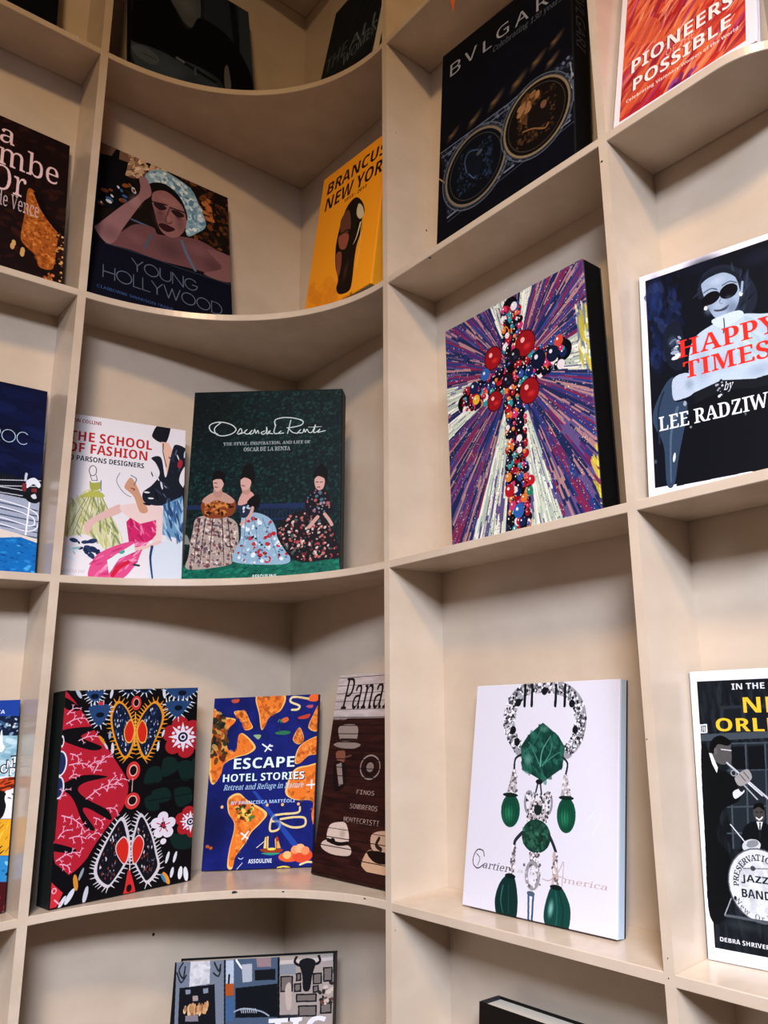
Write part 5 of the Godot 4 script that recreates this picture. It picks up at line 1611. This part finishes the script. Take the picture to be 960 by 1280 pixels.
func paint_panama() -> ImageTexture:
	var c := Canvas.new(520, 784, "2c1512", 25)
	c.dabs([0, 0, 1000, 0, 1000, 1000, 0, 1000], 360, 16, 7, 0, 6, ["341a15", "241110", "3a1e18", "1e0e0d"], 0.5)
	c.poly([-5, -5, 1005, -5, 1005, 232, -5, 232], "bcb1ae")
	c.dabs([0, 0, 1000, 0, 1000, 232, 0, 232], 120, 14, 6.0, 0, 8, ["a89d9a", "c8bebb", "b0a09c"], 0.5)
	c.text("Panama", "serif", 90, 20, 975, 185, "15100f", 0.16)
	c.curve([107, 276, 348, 270, 353, 355, 168, 352], "8e8078")
	c.line([160, 344, 357, 345], 27.6, "2a1c18")
	c.curve([63, 367, 193, 350, 348, 355, 432, 367, 339, 386, 154, 383], "86786f")
	c.curve([116, 406, 223, 395, 248, 442, 199, 466, 138, 444], "7c4c3a")
	c.curve([106, 464, 206, 452, 280, 479, 289, 570, 157, 593], "1a0f0e")
	c.poly([139, 468, 208, 457, 268, 562, 214, 572], "8c7c74")
	c.ring(588, 472, 122.1, 84.9, 11.7, "8a7c74")
	c.ell(585, 476, 79.9, 60.2, "1c110f", 0)
	c.ell(588, 472, 47.0, 35.6, "7a6a62", 0)
	c.line([261, 428, 322, 420], 15.7, "5a3a30")
	c.text("FINOS", "monobold", 459, 582, 681, 602, "a48c84")
	c.text("SOMBREROS", "monobold", 398, 649, 740, 672, "a48c84")
	c.text("MONTECRISTI", "monobold", 338, 713, 777, 737, "a48c84")
	c.curve([162, 766, 267, 743, 383, 748, 429, 832, 171, 833], "d2bfb0")
	c.curve([88, 851, 170, 831, 432, 841, 489, 865, 450, 888, 251, 893, 111, 876], "c9b6a7")
	c.pen([165, 831, 306, 842, 429, 832], 26.2, "15100f")
	c.ell(232, 833, 34.6, 21.3, "15100f", 0)
	c.soft(347, 790, 58.0, 52.9, "a08878", 0.6, 0)
	c.curve([709, 778, 857, 753, 949, 772, 969, 839, 749, 845], "b4937a")
	c.curve([630, 908, 678, 854, 754, 845, 977, 866, 996, 928, 764, 944, 665, 930], "bd987a")
	c.curve([679, 858, 764, 844, 973, 851, 983, 886, 792, 895], "1a0f0d")
	c.pen([802, 789, 778, 819, 839, 835], 27.4, "2a1a16")
	for k in 24:
		c.line([0, 18 + k * 42, 1000, 18 + k * 42], 5.0, "1a0c0b")
	c.grain(0.06)
	return c.done()

func paint_rooms() -> ImageTexture:
	var c := Canvas.new(520, 746, "121317", 26)
	c.poly([12, 2, 307, 0, 370, 594, 55, 583], "6c7684")
	c.poly([316, 1, 643, 0, 688, 604, 379, 594], "44546a")
	c.poly([656, 0, 992, 0, 1018, 615, 700, 605], "988e88")
	c.poly([99, 3, 220, 2, 228, 89, 102, 98], "c2c3c8")
	c.dabs([103, 5, 216, 6, 224, 86, 106, 93], 30, 9.1, 2, 0, 90, ["a8aab2", "d0d2d6"], 0.6)
	c.pen([53, 4, 32, 35, 61, 64, 68, 20], 8.6, "1a1c22")
	c.pen([79, 53, 50, 80, 20, 43], 8.6, "22242a")
	c.pen([249, 10, 279, 43, 289, 19], 9.9, "22242a")
	c.pen([247, 50, 279, 63, 291, 35], 8.6, "1a1c22")
	c.poly([43, 101, 259, 93, 337, 592, 74, 584], "13141a")
	c.poly([80, 108, 112, 108, 114, 125, 85, 126], "7a8494")
	c.poly([189, 108, 221, 106, 223, 125, 193, 126], "7a8494")
	c.dabs([75, 167, 222, 166, 225, 196, 76, 196], 46, 7.7, 2.6, 90, 6, ["a87c54", "c09468", "8a5c3c", "d0b088"])
	c.poly([93, 207, 169, 205, 175, 230, 95, 228], "7a747c")
	c.poly([128, 133, 160, 133, 165, 152, 131, 153], "9a8c88")
	c.poly([320, 4, 369, 4, 378, 94, 330, 94], "aab6c6")
	c.line([386, 6, 421, 36], 11.1, "dfe8f4")
	c.poly([420, 23, 485, 21, 491, 90, 433, 92], "a4aab4")
	c.line([346, 61, 346, 93], 12.2, "1a1c22")
	c.poly([326, 94, 378, 94, 382, 140, 331, 140], "a04c22")
	c.poly([509, 2, 601, 2, 604, 37, 519, 36], "8a7478")
	c.poly([503, 47, 633, 46, 636, 88, 509, 87], "14161a")
	c.poly([390, 112, 650, 103, 660, 229, 401, 224], "101318")
	c.pen([380, 204, 449, 191, 553, 204, 606, 223], 8.4, "8a98a8")
	c.line([430, 190, 438, 206], 4.8, "aab4c0")
	c.line([443, 191, 450, 207], 4.8, "aab4c0")
	c.line([455, 191, 463, 207], 4.8, "aab4c0")
	c.line([468, 192, 476, 207], 4.8, "aab4c0")
	c.line([481, 192, 489, 208], 4.8, "aab4c0")
	c.line([494, 192, 502, 208], 4.8, "aab4c0")
	c.line([507, 193, 515, 209], 4.8, "aab4c0")
	c.line([520, 193, 528, 209], 4.8, "aab4c0")
	c.poly([332, 148, 387, 146, 389, 236, 341, 234], "3c5a80")
	c.poly([657, 15, 992, 11, 993, 24, 658, 31], "b8aea8")
	c.poly([658, 31, 760, 31, 762, 71, 661, 71], "7a8088")
	c.pen([763, 4, 752, 23, 779, 37, 812, 33], 14.8, "15151a")
	c.pen([900, 2, 911, 23, 891, 35, 858, 33], 14.8, "15151a")
	c.curve([781, 25, 831, 11, 883, 27, 865, 78, 854, 129, 832, 139, 810, 128, 802, 76], "15151a")
	c.poly([867, 70, 925, 69, 928, 113, 869, 114], "17171c")
	c.poly([876, 76, 917, 75, 918, 108, 878, 109], "6a625e")
	c.poly([762, 67, 796, 65, 798, 97, 764, 99], "17171c")
	c.poly([772, 73, 787, 71, 789, 91, 773, 93], "6a625e")
	c.poly([665, 75, 745, 76, 749, 137, 670, 137], "17171c")
	c.poly([675, 81, 736, 81, 739, 131, 678, 132], "6a625e")
	c.poly([931, 50, 991, 49, 993, 105, 934, 106], "17171c")
	c.poly([940, 55, 982, 54, 984, 99, 943, 100], "6a625e")
	c.poly([869, 118, 908, 117, 910, 145, 871, 146], "17171c")
	c.poly([879, 124, 899, 122, 900, 139, 880, 141], "6a625e")
	c.poly([767, 146, 897, 148, 899, 180, 769, 178], "17171c")
	c.poly([777, 152, 888, 153, 889, 174, 778, 173], "6a625e")
	c.poly([752, 106, 798, 105, 801, 139, 754, 140], "17171c")
	c.poly([761, 112, 790, 111, 791, 133, 763, 134], "6a625e")
	c.poly([918, 183, 992, 183, 993, 226, 920, 226], "17171c")
	c.poly([927, 189, 983, 188, 984, 220, 929, 221], "6a625e")
	c.poly([783, 190, 899, 192, 901, 235, 786, 233], "17171c")
	c.poly([792, 196, 890, 197, 892, 229, 794, 228], "6a625e")
	c.curve([701, 120, 732, 106, 742, 193, 713, 198], "b0a298")
	c.dabs([909, 135, 993, 98, 997, 185, 925, 191], 30, 10.4, 1.5, 0, 90, ["5a3c34", "b8aaa0", "2a2424"])
	c.poly([672, 222, 785, 224, 787, 249, 674, 245], "24262c")
	c.text("TIC", "sansbold", 606, 233, 960, 331, "d8d8dc")
	c.grain(0.06)
	return c.done()

func paint_wildleft() -> ImageTexture:
	var c := Canvas.new(520, 642, "1b3c90", 27)
	c.poly([60, 45, 1002, 84, 1007, 185, 71, 121], "111c34")
	c.dabs([60, 49, 1001, 88, 1004, 180, 71, 121], 200, 7.5, 1.6, 0, 60, ["3a5a80", "8ab0c8", "0c1424", "d8e4ec"], 0.8)
	c.poly([71, 121, 1005, 182, 1013, 388, 99, 314], "8ab0be")
	c.dabs([72, 126, 1003, 185, 1013, 384, 98, 310], 120, 13.0, 2, 0, 50, ["a8ccd4", "6a98ac", "c8dce0"], 0.6)
	c.curve([897, 221, 909, 147, 921, 213, 933, 233, 919, 256, 902, 250], "dce8ee")
	c.text("CA", "sansbold", 875, 50, 918, 69, "d8e0ea")
	c.text("C", "sansbold", 901, 347, 941, 389, "10141c")
	c.text("C", "sansbold", 905, 352, 937, 384, "dcdde0")
	c.text("O", "sansbold", 916, 316, 961, 361, "10141c")
	c.text("O", "sansbold", 921, 321, 957, 356, "dcdde0")
	c.text("N", "sansbold", 947, 295, 986, 340, "10141c")
	c.text("N", "sansbold", 952, 300, 982, 335, "dcdde0")
	c.text("T", "sansbold", 970, 278, 1012, 320, "10141c")
	c.text("T", "sansbold", 975, 283, 1007, 315, "dcdde0")
	c.text("P", "sansbold", 965, 333, 1004, 378, "10141c")
	c.text("P", "sansbold", 970, 338, 1000, 373, "dcdde0")
	c.poly([99, 314, 1009, 380, 1001, 579, 124, 486], "d8d8d8")
	c.curve([863, 403, 943, 383, 1003, 386, 1002, 429, 968, 435, 930, 464, 869, 458], "8a2c16")
	c.dabs([863, 403, 999, 387, 998, 429, 888, 451], 40, 6.2, 4, -20, 30, ["c04a20", "5a1a0c"])
	c.curve([849, 456, 948, 447, 964, 512, 940, 573, 859, 564], "0e0e12")
	c.curve([956, 466, 998, 447, 1004, 498, 984, 525, 962, 507], "dedee0")
	c.pen([971, 477, 987, 483], 5.5, "101014")
	c.line([991, 460, 1000, 470], 4.4, "101014")
	c.poly([124, 486, 1003, 581, 1006, 748, 145, 630], "d29a24")
	c.dabs([125, 490, 1002, 586, 1003, 744, 144, 626], 260, 3.7, 7, -55, 20, ["14100c", "e8b83c", "8a5a14"])
	c.poly([146, 638, 1004, 750, 1006, 866, 162, 744], "2c7cb4")
	c.dabs([147, 642, 1002, 755, 1006, 861, 161, 740], 120, 8.2, 1.8, 0, 60, ["14141c", "8ac4e0", "1a5a90"], 0.8)
	c.poly([162, 744, 1004, 865, 1009, 1114, 195, 970], "3c1014")
	c.dabs([162, 748, 1002, 869, 1008, 1106, 193, 963], 160, 8.2, 2, 40, 50, ["14080a", "7a1c20", "5a5a60", "2a0c10"], 0.8)
	c.grain(0.04)
	return c.done()

func paint_man() -> ImageTexture:
	var c := Canvas.new(520, 722, "1c222b", 28)
	c.poly([637, -1089, 1099, -1112, 988, 981, 548, 1178], "252e3a")
	c.line([843, -617, 848, 45, 872, 408], 61.3, "11151b")
	c.poly([934, -679, 1059, -764, 983, 686, 882, 584], "303a46")
	c.poly([-189, -449, -78, -535, -45, 1445, -148, 1491], "0a0b0e")
	c.poly([-66, 6, 14, -49, -12, 974, -59, 976], "4a525e")
	c.curve([250, 167, 516, 0, 552, 315, 464, 447, 368, 380], "4c5159")
	c.soft(432, 264, 131.3, 184.0, "6a6e76", 0.6, 0)
	c.curve([-9, 835, 186, 753, 644, 774, 634, 1140, 291, 1294, 117, 1110], "333d4b")
	c.soft(299, 882, 228.5, 197.1, "46525f", 0.5, 0)
	c.soft(486, 906, 148.0, 167.1, "262e3a", 0.6, 0)
	c.curve([27, 256, 261, 264, 403, 461, 472, 448, 557, 312, 790, 342, 947, 504, 997, 679, 974, 987, 723, 1100, 695, 759, 186, 777, 4, 805, -32, 720, 11, 540], "0b0c10")
	c.line([220, 753, 650, 796], 36.2, "0e1116")
	c.line([352, 760, 395, 766], 31.8, "5a6270")
	c.line([491, 772, 494, 818], 16.0, "4a5260")
	c.curve([4, 847, 96, 802, 203, 829, 176, 904, 52, 908], "48525e")
	c.line([74, 860, 185, 859], 9.1, "2a323c")
	c.curve([742, 643, 775, 608, 791, 780, 738, 806], "5c5c62")
	c.grain(0.08)
	return c.done()

func paint_women() -> ImageTexture:
	var c := Canvas.new(520, 768, "121a20", 29)
	c.dabs([0, 0, 1000, 0, 1000, 1000, 0, 1000], 220, 20, 5, -60, 20, ["0e151b", "1a252c", "16202a", "0b1014", "22303a"], 0.6)
	c.text("THE", "sans", 57, 514, 456, 651, "4c5a64")
	c.text("ALL", "sans", 511, 545, 1038, 662, "5c6a74")
	c.text("WOMEN", "sans", 434, 671, 1032, 765, "5c6a74")
	c.grain(0.08)
	return c.done()

func paint_blackA() -> ImageTexture:
	var c := Canvas.new(256, 317, "0d1016", 30)
	c.dabs([0, 0, 1000, 0, 1000, 1000, 0, 1000], 80, 30, 3, 10, 40, ["0b0d12", "10141b"], 0.5)
	c.grain(0.1)
	return c.done()

func paint_darkE() -> ImageTexture:
	var c := Canvas.new(256, 391, "15110f", 31)
	c.dabs([0, 0, 1000, 0, 1000, 1000, 0, 1000], 80, 30, 3, 10, 40, ["110e0c", "191411"], 0.5)
	c.grain(0.1)
	return c.done()

# ---------------------------------------------------------------- small things
# a flake of missing paint: a thin dark irregular scale lying on the surface that faces the given way
func chip(at: Vector3, facing: Vector3, wide: float, tall: float) -> void:
	var p := PackedVector2Array()
	for k in 9:
		var a := TAU * k / 9
		p.append(Vector2(cos(a) * wide, sin(a) * tall) * rng.randf_range(0.55, 1.0))
	var o := part("paint_chip", prism(p, 0.0, 0.0004, 0.0001), M["bare"], case_node)
	var side := facing.cross(Vector3.UP).normalized() if absf(facing.y) < 0.9 else Vector3.RIGHT
	o.transform = Transform3D(Basis(side, facing, side.cross(facing)), at)

func wear() -> void:
	M["bare"] = plain("1c1612", 0.8)
	var c := CELL - TD / 2
	for a in [[0.2301, 0.2267, 0.0052, 0.0024], [0.2651, 0.1507, 0.003, 0.0012], [0.4081, 0.0988, 0.0035, 0.001]]:
		var n := (Vector3(c, 0, c) - Vector3(a[0], 0, a[1])).normalized()
		chip(Vector3(c, 1.3213, c) - n * (c - DEP - 0.0001), n, a[2], a[3])
	chip(Vector3(0.0001, 1.2363, 0.2394), Vector3.RIGHT, 0.003, 0.004)
	for a in [[2.5751, 0.0831, 0.0012], [2.4082, 0.0175, 0.0022], [1.2871, 0.097, 0.001]]:
		chip(Vector3(CELL + TD / 2 + 0.0001, a[0], a[1]), Vector3.RIGHT, a[2], a[2])
	for a in [[0.9205, 2.2478, 0.002], [0.9232, 1.3376, 0.0008], [0.9223, 1.3194, 0.0008], [0.9192, 1.5459, 0.0009]]:
		chip(Vector3(a[0], a[1], DEP + 0.0001), Vector3.BACK, a[2], a[2])
	chip(Vector3(0.5745, top_of(1) - TH - 0.0001, 0.0995), Vector3.DOWN, 0.004, 0.002)

# a ribbon lying over the edge of a shelf, its pointed end hanging down
func ribbon() -> void:
	var t := thing("ribbon", "orange pointed ribbon hanging over the shelf edge above the tall black book", "ribbon")
	t.transform = F * Transform3D(Basis(), Vector3(0.648, top_of(2), DEP))
	var m := plain("d8641e", 0.6)
	part("lying_end", block(-0.006, 0.006, 0.0001, 0.0009, -0.06, 0.0012, 0.0002), m, t)
	var tail := prism(PackedVector2Array([Vector2(-0.006, 0), Vector2(0.006, 0), Vector2(0.008, 0.06), Vector2(0.004, 0.084), Vector2(-0.003, 0.055)]), 0.0, 0.0008, 0.0002)
	var o := part("hanging_end", tail, m, t)
	o.transform = Transform3D(Basis(Vector3.RIGHT, Vector3.BACK, Vector3.DOWN), Vector3(0, 0.0009, 0.0004))

func spine_title(b: Node3D, words: String, w: float, h: float, th: float) -> void:
	var f := SystemFont.new()
	f.font_names = PackedStringArray(["Droid Sans"])
	var m := TextMesh.new()
	m.font = f
	m.text = words
	m.font_size = 32
	m.pixel_size = 0.0009
	m.depth = 0.0003
	var o := part("spine_title", m, plain("34363c", 0.5), b)
	o.transform = Transform3D(Basis(Vector3.DOWN, Vector3.FORWARD, Vector3.RIGHT), Vector3(w / 2 + 0.0002, h * 0.72, -th / 2))
